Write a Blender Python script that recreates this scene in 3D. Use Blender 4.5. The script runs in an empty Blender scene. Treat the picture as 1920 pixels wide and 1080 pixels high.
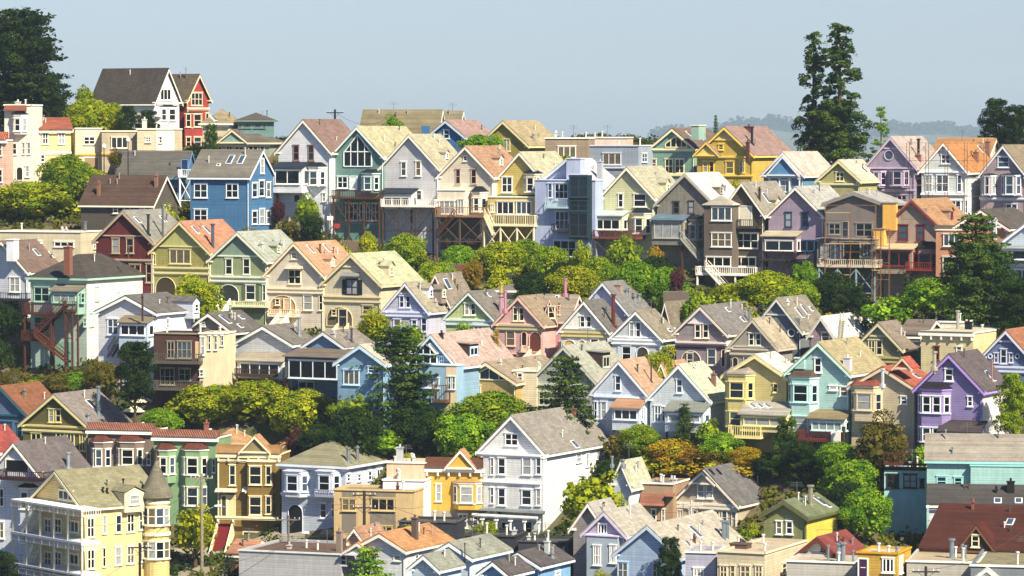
import bpy, math, random
import numpy as np
from mathutils import Vector, Matrix
random.seed(7)
R = math.radians
F_PX = 6831.0
CAM = Vector((0, 0, 60.0))
PITCH = math.atan(290 / F_PX)
FW = Vector((0, math.cos(PITCH), -math.sin(PITCH))); UP = Vector((0, math.sin(PITCH), math.cos(PITCH)))
scene = bpy.context.scene
COL = scene.collection

def ray(px, py):
    return FW + Vector(((px - 960) / F_PX, 0, 0)) + UP * (-(py - 540) / F_PX)
def P(px, py, Y):
    d = ray(px, py)
    return CAM + d * (Y / d.y)

# ---------------------------------------------------------------- materials
def lin(h):
    c = [int(h[i:i + 2], 16) / 255 for i in (0, 2, 4)]
    return tuple((x / 12.92 if x <= .04045 else ((x + .055) / 1.055) ** 2.4) for x in c) + (1,)
MATS = {}
def newmat(name):
    m = bpy.data.materials.new(name); m.use_nodes = True
    nt = m.node_tree; b = nt.nodes['Principled BSDF']
    return m, nt, b
def N(nt, t, **kw):
    n = nt.nodes.new(t)
    for k, v in kw.items():
        if k in n.inputs: n.inputs[k].default_value = v
        else: setattr(n, k, v)
    return n
def mulcol(nt, col, fac_socket, lo, hi):
    """colour multiplied by a value between lo and hi driven by a 0..1 socket"""
    mr = N(nt, 'ShaderNodeMapRange'); mr.inputs['To Min'].default_value = lo; mr.inputs['To Max'].default_value = hi
    nt.links.new(fac_socket, mr.inputs['Value'])
    mx = N(nt, 'ShaderNodeMix', data_type='RGBA', blend_type='MULTIPLY'); mx.inputs[0].default_value = 1
    if isinstance(col, tuple): mx.inputs[6].default_value = col
    else: nt.links.new(col, mx.inputs[6])
    nt.links.new(mr.outputs[0], mx.inputs[7])
    return mx.outputs[2]
def wall_mat(h, kind='siding'):
    k = ('wall', h, kind)
    if k in MATS: return MATS[k]
    m, nt, b = newmat('painted_%s_%s' % (kind, h))
    tc = N(nt, 'ShaderNodeTexCoord'); sep = N(nt, 'ShaderNodeSeparateXYZ'); nt.links.new(tc.outputs['Object'], sep.inputs[0])
    n1 = N(nt, 'ShaderNodeTexNoise', Scale=.55, Detail=5.0, Roughness=.65); nt.links.new(tc.outputs['Object'], n1.inputs['Vector'])
    mp = N(nt, 'ShaderNodeMapping'); mp.inputs['Scale'].default_value = (2.6, 2.6, .22); nt.links.new(tc.outputs['Object'], mp.inputs[0])
    n2 = N(nt, 'ShaderNodeTexNoise', Scale=1.3, Detail=4.0); nt.links.new(mp.outputs[0], n2.inputs['Vector'])
    worn = kind == 'worn'
    base = soften(tuple(x ** .86 for x in lin(h)), .17, 1.0)
    c = mulcol(nt, base, n1.outputs[0], .55 if worn else .68, 1.4 if worn else 1.18)
    c = mulcol(nt, c, n2.outputs[0], .5 if worn else .78, 1.5 if worn else 1.16)
    if kind != 'stucco':
        dv = N(nt, 'ShaderNodeMath', operation='DIVIDE'); dv.inputs[1].default_value = .27; nt.links.new(sep.outputs[2], dv.inputs[0])
        fr = N(nt, 'ShaderNodeMath', operation='FRACT'); nt.links.new(dv.outputs[0], fr.inputs[0])
        fl = N(nt, 'ShaderNodeMath', operation='FLOOR'); nt.links.new(dv.outputs[0], fl.inputs[0])
        wn = N(nt, 'ShaderNodeTexWhiteNoise', noise_dimensions='1D'); nt.links.new(fl.outputs[0], wn.inputs['W'])
        c = mulcol(nt, c, wn.outputs[0], .93, 1.05)
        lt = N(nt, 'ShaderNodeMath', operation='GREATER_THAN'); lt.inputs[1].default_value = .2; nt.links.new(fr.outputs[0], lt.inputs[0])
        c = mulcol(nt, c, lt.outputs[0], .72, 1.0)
        bp = N(nt, 'ShaderNodeBump', Strength=.6, Distance=.05); nt.links.new(fr.outputs[0], bp.inputs['Height']); nt.links.new(bp.outputs[0], b.inputs['Normal'])
    nt.links.new(c, b.inputs['Base Color']); b.inputs['Roughness'].default_value = .8; b.inputs['Specular IOR Level'].default_value = .12
    MATS[k] = m; return m
def soften(c, f=.27, v=.76):
    g = .3 * c[0] + .5 * c[1] + .2 * c[2]
    return tuple((x * (1 - f) + g * f) * v for x in c[:3]) + (1,)
def roof_mat(h, tile=False, flat=False):
    k = ('roof', h, tile, flat)
    if k in MATS: return MATS[k]
    m, nt, b = newmat(('tile_roof_' if tile else 'shingle_roof_') + h)
    tc = N(nt, 'ShaderNodeTexCoord'); sep = N(nt, 'ShaderNodeSeparateXYZ'); nt.links.new(tc.outputs['Object'], sep.inputs[0])
    ad = N(nt, 'ShaderNodeMath', operation='ADD'); nt.links.new(sep.outputs[0], ad.inputs[0]); nt.links.new(sep.outputs[1], ad.inputs[1])
    cb = N(nt, 'ShaderNodeCombineXYZ'); nt.links.new(ad.outputs[0] if (tile or flat) else sep.outputs[1], cb.inputs[0]); nt.links.new(sep.outputs[2], cb.inputs[1])
    br = N(nt, 'ShaderNodeTexBrick', Scale=1.0)
    br.inputs['Brick Width'].default_value = .7; br.inputs['Row Height'].default_value = .23; br.inputs['Mortar Size'].default_value = .012
    br.inputs['Color1'].default_value = (.72, .72, .72, 1); br.inputs['Color2'].default_value = (1.12, 1.12, 1.12, 1); br.inputs['Mortar'].default_value = (.55, .55, .55, 1)
    nt.links.new(cb.outputs[0], br.inputs['Vector'])
    n1 = N(nt, 'ShaderNodeTexNoise', Scale=.5, Detail=6.0, Roughness=.7); nt.links.new(tc.outputs['Object'], n1.inputs['Vector'])
    n2 = N(nt, 'ShaderNodeTexNoise', Scale=5.0, Detail=3.0); nt.links.new(tc.outputs['Object'], n2.inputs['Vector'])
    c = mulcol(nt, soften(lin(h)), n1.outputs[0], .62, 1.32); c = mulcol(nt, c, n2.outputs[0], .72, 1.3)
    mp = N(nt, 'ShaderNodeMapping'); mp.inputs['Scale'].default_value = (.5, 2.2, .35) if not flat else (1, 1, 1); nt.links.new(tc.outputs['Object'], mp.inputs[0])
    n3 = N(nt, 'ShaderNodeTexNoise', Scale=.9, Detail=3.0); nt.links.new(mp.outputs[0], n3.inputs['Vector']); c = mulcol(nt, c, n3.outputs[0], .72, 1.25)
    if not flat:
        mx = N(nt, 'ShaderNodeMix', data_type='RGBA', blend_type='MULTIPLY'); mx.inputs[0].default_value = .75
        nt.links.new(c, mx.inputs[6]); nt.links.new(br.outputs[0], mx.inputs[7]); c = mx.outputs[2]
    if tile:
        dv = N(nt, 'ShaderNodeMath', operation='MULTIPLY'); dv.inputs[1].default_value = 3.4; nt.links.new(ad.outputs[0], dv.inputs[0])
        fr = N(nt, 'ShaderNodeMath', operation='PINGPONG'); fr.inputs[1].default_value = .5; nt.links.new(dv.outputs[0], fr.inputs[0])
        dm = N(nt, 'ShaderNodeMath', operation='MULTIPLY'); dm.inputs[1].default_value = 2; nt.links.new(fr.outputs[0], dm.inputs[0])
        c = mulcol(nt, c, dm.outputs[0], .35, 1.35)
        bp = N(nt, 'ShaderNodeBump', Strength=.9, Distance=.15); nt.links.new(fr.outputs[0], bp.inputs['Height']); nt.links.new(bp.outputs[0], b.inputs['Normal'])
    nt.links.new(c, b.inputs['Base Color']); b.inputs['Roughness'].default_value = .9; b.inputs['Specular IOR Level'].default_value = .1
    MATS[k] = m; return m
def plain(h, rough=.6, metal=0.0, var=.12, scale=2.0):
    k = ('plain', h, rough, metal)
    if k in MATS: return MATS[k]
    m, nt, b = newmat('surface_' + h)
    tc = N(nt, 'ShaderNodeTexCoord'); n1 = N(nt, 'ShaderNodeTexNoise', Scale=scale, Detail=4.0); nt.links.new(tc.outputs['Object'], n1.inputs['Vector'])
    nt.links.new(mulcol(nt, soften(lin(h), .4, .7) if rough == .85 else lin(h), n1.outputs[0], 1 - 1.6 * var, 1 + 1.6 * var), b.inputs['Base Color'])
    b.inputs['Roughness'].default_value = rough; b.inputs['Metallic'].default_value = metal; b.inputs['Specular IOR Level'].default_value = .3
    MATS[k] = m; return m
def glass(i):
    k = ('glass', i)
    if k in MATS: return MATS[k]
    m, nt, b = newmat('window_glass')
    h = ['0b0f18', '141a26', '0e1014', '39485a', '8a8f92', '5c5648', '1c2735'][i]  # dark panes, a bluish one with sky reflection painted in, pale curtain tones
    tc = N(nt, 'ShaderNodeTexCoord'); n1 = N(nt, 'ShaderNodeTexNoise', Scale=1.6, Detail=2.0); nt.links.new(tc.outputs['Object'], n1.inputs['Vector'])
    nt.links.new(mulcol(nt, lin(h), n1.outputs[0], .4, 1.6), b.inputs['Base Color'])
    b.inputs['Roughness'].default_value = .15 if i != 4 else .3; b.inputs['Specular IOR Level'].default_value = .32
    MATS[k] = m; return m
GW = [0, 0, 0, 1, 1, 2, 6, 6, 3, 3, 4, 4, 5]
def leafmat(h, h2):
    k = ('leaf', h, h2)
    if k in MATS: return MATS[k]
    m, nt, b = newmat('foliage_' + h)
    tc = N(nt, 'ShaderNodeTexCoord'); n1 = N(nt, 'ShaderNodeTexNoise', Scale=5.0, Detail=2.0); nt.links.new(tc.outputs['Object'], n1.inputs['Vector'])
    n2 = N(nt, 'ShaderNodeTexNoise', Scale=38.0, Detail=1.0); nt.links.new(tc.outputs['Object'], n2.inputs['Vector'])
    mr = N(nt, 'ShaderNodeMapRange'); mr.inputs['From Min'].default_value = .38; mr.inputs['From Max'].default_value = .62; nt.links.new(n1.outputs[0], mr.inputs['Value'])
    mx = N(nt, 'ShaderNodeMix', data_type='RGBA'); mx.inputs[6].default_value = lin(h); mx.inputs[7].default_value = lin(h2); nt.links.new(mr.outputs[0], mx.inputs[0])
    oi = N(nt, 'ShaderNodeObjectInfo')
    c = mulcol(nt, mx.outputs[2], n2.outputs[0], .5, 1.5); c = mulcol(nt, c, oi.outputs['Random'], .85, 1.15)
    nt.links.new(c, b.inputs['Base Color']); b.inputs['Roughness'].default_value = .75; b.inputs['Specular IOR Level'].default_value = .06
    tr = N(nt, 'ShaderNodeBsdfTranslucent'); nt.links.new(c, tr.inputs[0])
    ms = N(nt, 'ShaderNodeMixShader'); ms.inputs[0].default_value = .28
    nt.links.new(b.outputs[0], ms.inputs[1]); nt.links.new(tr.outputs[0], ms.inputs[2])
    nt.links.new(ms.outputs[0], nt.nodes['Material Output'].inputs[0])
    MATS[k] = m; return m

# ---------------------------------------------------------------- mesh helpers
class MB:
    def __init__(s): s.v = []; s.f = []; s.m = []
    def add(s, vs, fs, mi=0):
        o = len(s.v); s.v += [tuple(v) for v in vs]
        for f in fs: s.f.append(tuple(o + i for i in f)); s.m.append(mi)
        return s
    def box(s, x0, y0, z0, x1, y1, z1, mi=0):
        if x0 > x1: x0, x1 = x1, x0
        if y0 > y1: y0, y1 = y1, y0
        if z0 > z1: z0, z1 = z1, z0
        return s.add([(x0, y0, z0), (x1, y0, z0), (x1, y1, z0), (x0, y1, z0), (x0, y0, z1), (x1, y0, z1), (x1, y1, z1), (x0, y1, z1)],
                     [(0, 3, 2, 1), (4, 5, 6, 7), (0, 1, 5, 4), (1, 2, 6, 5), (2, 3, 7, 6), (3, 0, 4, 7)], mi)
    def prism(s, poly, a, b, axis='y', mi=0):
        """poly is a list of 2-d points (ccw seen from the front, -y) extruded along axis from a to b"""
        n = len(poly)
        if axis == 'y': vs = [(p[0], a, p[1]) for p in poly] + [(p[0], b, p[1]) for p in poly]
        elif axis == 'x': vs = [(a, p[0], p[1]) for p in poly] + [(b, p[0], p[1]) for p in poly]
        else: vs = [(p[0], p[1], a) for p in poly] + [(p[0], p[1], b) for p in poly]
        fs = [tuple(range(n)), tuple(range(2 * n - 1, n - 1, -1))]
        fs += [(i, i + n, (i + 1) % n + n, (i + 1) % n) for i in range(n)]
        return s.add(vs, fs, mi)
    def bar(s, a, b, w, mi=0, sides=4):
        a = Vector(a); b = Vector(b); d = (b - a).normalized()
        u = d.cross(Vector((0, 0, 1)))
        if u.length < .05: u = Vector((1, 0, 0))
        u.normalize(); v = d.cross(u)
        w2 = w if isinstance(w, tuple) else (w, w)
        vs = []
        for q, rr in ((a, w2[0]), (b, w2[1])):
            for i in range(sides):
                t = 2 * math.pi * (i + .5) / sides
                vs.append(q + (u * math.cos(t) + v * math.sin(t)) * rr)
        fs = [(i, (i + 1) % sides, (i + 1) % sides + sides, i + sides) for i in range(sides)]
        fs += [tuple(range(sides))[::-1], tuple(range(sides, 2 * sides))]
        return s.add(vs, fs, mi)
    def mesh(s, name, mats):
        me = bpy.data.meshes.new(name); me.from_pydata(s.v, [], s.f)
        for m in mats: me.materials.append(m)
        if len(mats) > 1: me.polygons.foreach_set('material_index', s.m)
        import bmesh
        bm = bmesh.new(); bm.from_mesh(me); bmesh.ops.recalc_face_normals(bm, faces=bm.faces); bm.to_mesh(me); bm.free()
        return me
    def build(s, name, mats, parent=None, loc=None, rot=None):
        if not isinstance(mats, (list, tuple)): mats = [mats]
        return put(name, s.mesh(name, mats), parent, loc, rot)
def put(name, me, parent=None, loc=None, rot=None):
    o = bpy.data.objects.new(name, me); COL.objects.link(o)
    if parent is not None: o.parent = parent
    if loc is not None: o.location = loc
    if rot is not None: o.rotation_euler = rot
    return o
def thing(name, label, cat, loc, rz=0, group=None):
    o = bpy.data.objects.new(name, None); COL.objects.link(o); o.location = loc; o.rotation_euler = (0, 0, rz)
    o.empty_display_size = .3; o['label'] = label; o['category'] = cat
    if group: o['group'] = group
    return o
def tag(o, label, cat, group=None, kind=None):
    o['label'] = label; o['category'] = cat
    if group: o['group'] = group
    if kind: o['kind'] = kind
    return o

# ---------------------------------------------------------------- rows of the hillside: distance of a facade for a picture column
ROWS = {'A': (548, 300, .02), 'B': (525, 570, .035), 'C': (530, 1370, .035), 'L': (505, 200, .02), 'D': (470, 650, .035),
        'E': (430, 1180, .035), 'F': (415, 950, .03), 'G': (385, 1000, .03)}
def rowZ(r, x):
    off = 0.0
    if len(r) > 1: off = float(r[1:])
    z, x0, k = ROWS[r[0]]
    return z - k * (x - x0) + off

HOUSES = []
def house(row, xl, xr, yb, ye, ya, dx, kind, wall, roof, label, feats='', trim='e8e4da', yaw=-27, cat='house', name='house', style='siding', deck='4a2c20', cap='23262e', win='', group=None):
    HOUSES.append(dict(row=row, xl=xl, xr=xr, yb=yb, ye=ye, ya=ya, dx=dx, kind=kind, wall=wall, roof=roof, label=label, feats=feats, trim=trim,
                       yaw=yaw, cat=cat, name=name, style=style, deck=deck, cap=cap, win=win, group=group))

WC = {}
def window_mesh(w, h, n, rail, trimhex, gi, arch=False):
    w = round(w * 10) / 10; h = round(h * 10) / 10; w = max(w, .3); h = max(h, .3)
    k = (w, h, n, rail, trimhex, arch)
    if k not in WC:
        t = min(.12, w * .14); b = MB()
        b.box(-w / 2, -.09, 0, -w / 2 + t, 0, h); b.box(w / 2 - t, -.09, 0, w / 2, 0, h)
        b.box(-w / 2 + t, -.09, 0, w / 2 - t, 0, t); b.box(-w / 2 + t, -.09, h - t, w / 2 - t, 0, h)
        b.box(-w / 2 - .1, -.17, -.1, w / 2 + .1, 0, 0); b.box(-w / 2 - .08, -.14, h, w / 2 + .08, 0, h + .11)
        for i in range(1, n):
            x = -w / 2 + w * i / n; b.box(x - .055, -.075, t, x + .055, 0, h - t)
        if rail: b.box(-w / 2 + t, -.07, h * .5 - .04, w / 2 - t, 0, h * .5 + .04)
        p = MB(); p.add([(-w / 2 + t, -.03, t), (w / 2 - t, -.03, t), (w / 2 - t, -.03, h - t), (-w / 2 + t, -.03, h - t)], [(0, 1, 2, 3)])
        WC[k] = (b.mesh('window_frame', [plain(trimhex, .5)]), p, {})
    fm, p, panes = WC[k]
    if gi not in panes: panes[gi] = p.mesh('pane', [glass(gi)])
    return fm, panes[gi]
def window(parent, loc, rz, w, h, n=1, rail=True, trim='e8e4da', gi=None, label=None):
    if gi is None: gi = random.choice(GW)
    fm, pm = window_mesh(w, h, n, rail, trim, gi)
    o = put('window', fm, parent, loc, (0, 0, rz)); put('pane', pm, o)
    return o
# ---------------------------------------------------------------- solving a house from its picture measures
class HS: pass
def solve(h):
    s = HS(); s.h = h
    xc = (h['xl'] + h['xr']) / 2
    Z = rowZ(h['row'], xc); s.Z = Z
    phi = R(h['yaw']); s.phi = phi
    ex = Vector((math.cos(phi), math.sin(phi), 0)); ey = Vector((-math.sin(phi), math.cos(phi), 0))
    s.ex, s.ey = ex, ey
    s.O = P(xc, h['yb'], Z)
    def cast(px, py, p0, n):
        o = CAM - s.O; d = ray(px, py)
        lo = Vector((o.dot(ex), o.dot(ey), o.z)); ld = Vector((d.dot(ex), d.dot(ey), d.z))
        n = Vector(n); t = (Vector(p0) - lo).dot(n) / ld.dot(n)
        return lo + ld * t
    s.cast = cast
    a = cast(h['xl'], h['ye'], (0, 0, 0), (0, 1, 0)).x; b = cast(h['xr'], h['ye'], (0, 0, 0), (0, 1, 0)).x
    s.O = s.O + ex * ((a + b) / 2)
    s.W = b - a
    s.ze = cast(xc, h['ye'], (0, 0, 0), (0, 1, 0)).z
    k = h['kind']; side = 1 if phi < 0 else -1
    if k == 'G':
        s.za = cast(xc, h['ya'], (0, 0, 0), (0, 1, 0)).z
        s.D = cast(xc + h['dx'], h['ya'], (0, 0, 0), (1, 0, 0)).y
    else:
        s.D = cast((h['xr'] if side > 0 else h['xl']) + h['dx'], h['ye'], (side * s.W / 2, 0, 0), (1, 0, 0)).y
        s.D = min(max(s.D, 4), 24)
        if k in 'EH': s.za = cast(xc, h['ya'], (0, s.D / 2 if k == 'E' else min(s.W, s.D) / 2, 0), (0, 1, 0)).z
        else: s.za = cast(xc, h['ya'], (0, 0, 0), (0, 1, 0)).z
    s.D = min(max(s.D, 5), 24)
    return s

# ---------------------------------------------------------------- terrain: a smooth sheet through the feet of the houses
CTRL = []
def make_terrain():
    global TG, GX, GY
    for s in SOLVED: CTRL.append((s.O.x, s.O.y, s.O.z))
    for px, py, Y in [(-150, 1150, 400), (2100, 1180, 365), (960, 1330, 345), (0, 1330, 345), (1900, 1330, 340), (500, 1250, 370), (1500, 1250, 365),
                      (-150, 240, 575), (300, 262, 590), (600, 310, 590), (960, 330, 590), (1300, 330, 590), (1700, 320, 590), (2100, 345, 590),
                      (-200, 380, 530), (2150, 480, 480), (2100, 700, 440), (2100, 900, 400), (-200, 600, 490), (-200, 850, 440)]:
        p = P(px, py, Y); CTRL.append((p.x, p.y, p.z))
    c = np.array(CTRL)
    GX = np.linspace(-110, 110, 89); GY = np.linspace(330, 600, 109)
    TG = np.zeros((len(GX), len(GY)))
    for i, x in enumerate(GX):
        for j, y in enumerate(GY):
            d2 = (c[:, 0] - x) ** 2 + (c[:, 1] - y) ** 2
            w = np.exp(-d2 / (2 * 8.0 ** 2)) + 1e-3 * np.exp(-d2 / (2 * 40.0 ** 2)) + 1e-9
            A = np.stack([np.ones(len(c)), c[:, 0] - x, c[:, 1] - y], 1)
            M = A.T @ (A * w[:, None]) + np.diag([0, .002, .002]) * w.sum()
            r = A.T @ (w * c[:, 2])
            TG[i, j] = np.linalg.solve(M, r)[0]
def tz(x, y):
    i = (x - GX[0]) / (GX[1] - GX[0]); j = (y - GY[0]) / (GY[1] - GY[0])
    i = min(max(i, 0), len(GX) - 1.001); j = min(max(j, 0), len(GY) - 1.001)
    a, b = int(i), int(j); u, v = i - a, j - b
    return float(TG[a, b] * (1 - u) * (1 - v) + TG[a + 1, b] * u * (1 - v) + TG[a, b + 1] * (1 - u) * v + TG[a + 1, b + 1] * u * v)
def terrain_mesh():
    xs = [-9000, -2500, -1000, -450, -220] + list(GX[::1]) + [220, 450, 1000, 2500, 9000]
    ys = [-200, 40, 200, 290] + list(GY) + [640, 720, 900, 1300, 2200, 4000, 12000]
    vs = []
    for x in xs:
        for y in ys:
            if y >= 330 and y <= 600: z = tz(x, y)
            elif y < 330: z = -2 + (tz(x, 330) + 2) * max(0, (y - 200) / 130)
            else: z = max(-60, tz(x, 600) - (y - 600) * .12)
            if abs(x) > 110: z = z - min(40, (abs(x) - 110) * .05)
            vs.append((x, y, z))
    n = len(ys)
    fs = [(i * n + j, (i + 1) * n + j, (i + 1) * n + j + 1, i * n + j + 1) for i in range(len(xs) - 1) for j in range(n - 1)]
    m, nt, b = newmat('garden_soil')
    tc = N(nt, 'ShaderNodeTexCoord'); n1 = N(nt, 'ShaderNodeTexNoise', Scale=.12, Detail=6.0); nt.links.new(tc.outputs['Object'], n1.inputs['Vector'])
    n2 = N(nt, 'ShaderNodeTexNoise', Scale=1.5, Detail=4.0); nt.links.new(tc.outputs['Object'], n2.inputs['Vector'])
    rp = N(nt, 'ShaderNodeValToRGB'); rp.color_ramp.elements[0].position = .4; rp.color_ramp.elements[1].position = .6
    rp.color_ramp.elements[0].color = (.035, .045, .012, 1); rp.color_ramp.elements[1].color = (.1, .075, .04, 1); nt.links.new(n1.outputs[0], rp.inputs[0])
    nt.links.new(mulcol(nt, rp.outputs[0], n2.outputs[0], .5, 1.5), b.inputs['Base Color']); b.inputs['Roughness'].default_value = .95
    o = MB().add(vs, fs).build('hillside', m); o['kind'] = 'structure'; o['label'] = 'hillside ground under the houses'
    for p in o.data.polygons: p.use_smooth = True

# ---------------------------------------------------------------- houses
def rake(b, W, ze, za, y, over, w, t, mi=0):
    """bargeboards along both rakes of a gable"""
    sl = (za - ze) / (W / 2)
    for sg in (-1, 1):
        x1 = sg * (W / 2 + over); z1 = ze - sl * over
        b.add([(0, y, za), (x1, y, z1), (x1, y, z1 - w), (0, y, za - w * 1.15), (0, y + t, za), (x1, y + t, z1), (x1, y + t, z1 - w), (0, y + t, za - w * 1.15)],
              [(0, 1, 2, 3), (7, 6, 5, 4), (0, 4, 5, 1), (1, 5, 6, 2), (2, 6, 7, 3), (3, 7, 4, 0)], mi)
def gable_roof(W, D, ze, za, over=.4, th=.17, y0=-.45, y1=None):
    if y1 is None: y1 = D + .3
    sl = (za - ze) / (W / 2); xe = W / 2 + over; zl = ze - sl * over
    b = MB(); lift = .12
    prof = [(-xe, zl + lift), (0, za + lift), (xe, zl + lift), (xe, zl + lift + th), (0, za + lift + th * 1.15), (-xe, zl + lift + th)]
    n = 6
    vs = [(p[0], y0, p[1]) for p in prof] + [(p[0], y1, p[1]) for p in prof]
    fs = [(0, 1, 4, 5), (1, 2, 3, 4), (n, n + 5, n + 4, n + 1), (n + 1, n + 4, n + 3, n + 2)] + [(i, i + n, (i + 1) % n + n, (i + 1) % n) for i in range(n)]
    b.add(vs, fs); return b
def railing(b, pts, ztop, h, gap=.28, mi=0, r=.035):
    for (a, c) in zip(pts[:-1], pts[1:]):
        L = math.dist(a, c); n = max(1, int(L / gap))
        b.bar((a[0], a[1], ztop), (c[0], c[1], ztop), .06, mi); b.bar((a[0], a[1], ztop - h + .12), (c[0], c[1], ztop - h + .12), .045, mi)
        for i in range(n + 1):
            t = i / n; x = a[0] + (c[0] - a[0]) * t; y = a[1] + (c[1] - a[1]) * t
            b.bar((x, y, ztop - h), (x, y, ztop + (.1 if i % 6 == 0 else 0)), .06 if i % 6 == 0 else r, mi)

def build_house(s):
    h = s.h; W, D, ze, za, k = s.W, s.D, s.ze, s.za, h['kind']
    wm = wall_mat(h['wall'], h['style']); tm = plain(h['trim'], .55); side = 1 if s.phi < 0 else -1
    root = thing(h['name'], h['label'], h['cat'], s.O, s.phi, h['group'] or 'houses on the hillside'); s.root = root
    gz = -6.0
    hw = W / 2
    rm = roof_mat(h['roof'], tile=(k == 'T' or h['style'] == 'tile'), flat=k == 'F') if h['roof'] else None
    b = MB(); roof = None
    if k == 'G':
        b.prism([(-hw, gz), (hw, gz), (hw, ze), (0, za), (-hw, ze)], 0, D); b.build('wall', wm, root)
        rb = gable_roof(W, D, ze, za); roof = rb.build('roof', rm, root)
        t = MB(); rake(t, W, ze + .1, za + .1, -.5, .42, .3, .1)
        t.box(-hw - .5, -.42, ze - .32, -hw + .35, 0, ze - .12); t.box(hw - .35, -.42, ze - .32, hw + .5, 0, ze - .12)
        # gutter board along the visible eave
        sl = (za - ze) / hw
        for sg in (-1, 1): t.box(sg * (hw + .36), -.4, ze - sl * .4 - .08, sg * (hw + .48), D + .2, ze - sl * .4 + .13)
        t.build('trim', tm, root)
    elif k == 'E':
        b.prism([(0, gz), (D, gz), (D, ze), (D / 2, za), (0, ze)], -hw, hw, 'x'); b.build('wall', wm, root)
        rb = gable_roof(D, W, ze, za, y0=-hw - .3, y1=hw + .3)
        rb.v = [(v[1], D / 2 - v[0], v[2]) for v in rb.v]; roof = rb.build('roof', rm, root)
        t = MB(); rake(t, D, ze + .1, za + .1, -.1, .42, .28, .1); t.v = [(hw + .35 - v[1] * -1 - .0, D / 2 + v[0], v[2]) for v in t.v]
        t.box(-hw - .3, -.5, ze - .42, hw + .3, -.38, ze - .2)
        t.build('trim', tm, root)
    elif k == 'H':
        b.box(-hw, 0, gz, hw, D, ze); b.build('wall', wm, root)
        o = .45; m_ = min(W, D) / 2; rz = za
        if D >= W: r0, r1 = (0, m_), (0, D - m_)
        else: r0, r1 = (-hw + m_, D / 2), (hw - m_, D / 2)
        rb = MB(); zz = ze + .02
        rb.add([(-hw - o, -o, zz), (hw + o, -o, zz), (hw + o, D + o, zz), (-hw - o, D + o, zz), (r0[0], r0[1], rz), (r1[0], r1[1], rz)],
               ([(0, 1, 4), (1, 2, 5, 4), (2, 3, 5), (3, 0, 4, 5)] if D >= W else [(0, 1, 5, 4), (1, 2, 5), (2, 3, 4, 5), (3, 0, 4)]) + [(3, 2, 1, 0)])
        roof = rb.build('roof', rm, root)
        t = MB(); t.box(-hw - o, -o - .06, zz - .22, hw + o, -o, zz + .04); t.box(hw + o, -o - .06, zz - .22, hw + o + .06, D + o, zz + .04)
        t.box(-hw - o - .06, -o - .06, zz - .22, -hw - o, D + o, zz + .04); t.box(-hw - .2, -.2, zz - .55, hw + .2, 0, zz - .25); t.build('trim', tm, root)
    else:  # flat roofs with parapet; M and T carry a sloping false front
        p = .35 if k == 'F' else .05
        b.box(-hw, 0, gz, hw, D, ze - p); b.box(-hw, 0, ze - p, hw, .22, ze); b.box(-hw, D - .22, ze - p, hw, D, ze)
        b.box(-hw, .22, ze - p, -hw + .22, D - .22, ze); b.box(hw - .22, .22, ze - p, hw, D - .22, ze); b.build('wall', wm, root)
        rb = MB(); rb.box(-hw + .22, .22, ze - p, hw - .22, D - .22, ze - p + .06); roof = rb.build('roof', roof_mat(h['roof'] or '8a8478', flat=True), root)
        t = MB(); t.box(-hw - .1, -.14, ze - .16, hw + .1, .0, ze + .03); t.box(hw, -.14, ze - .16, hw + .1, D, ze + .03)
        if k in 'MT': t.box(-hw - .2, -.4, ze - .5, hw + .15, 0, ze - .16)
        t.build('cornice', tm, root)
        if k in 'MT':
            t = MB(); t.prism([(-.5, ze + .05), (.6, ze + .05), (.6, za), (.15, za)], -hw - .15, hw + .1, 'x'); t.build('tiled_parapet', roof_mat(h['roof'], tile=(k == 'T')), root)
            if k == 'M':
                for i in range(int(W / 1.1) + 1):
                    x = -hw + .1 + i * (W - .2) / int(W / 1.1)
                    MB().box(x - .09, -.36, ze - .95, x + .09, 0, ze - .5).build('bracket', tm, root)
    s.roof = roof
    # sloping plane used to set things on the roof
    if k in 'GH': pl = ((side * hw, 0, ze + .25), ((za - ze) * side, 0, hw)); rr = (0, side * math.atan2(za - ze, hw), 0)
    elif k == 'E': pl = ((0, 0, ze + .25), (0, -(za - ze), D / 2)); rr = (math.atan2(za - ze, D / 2), 0, 0)
    else: pl = ((0, 0, ze - .2), (0, 0, 1)); rr = (0, 0, 0)
    off = 0.0
    zg = lambda x, y: tz(*(s.O + s.ex * x + s.ey * y).xy) - s.O.z
    pF = lambda px, py: s.cast(px, py, (0, off, 0), (0, 1, 0))
    pR = lambda px, py: s.cast(px, py, (side * hw, 0, 0), (1, 0, 0))
    wt = h['win'] or h['trim']
    dm = plain(h['deck'], .8)
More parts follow.
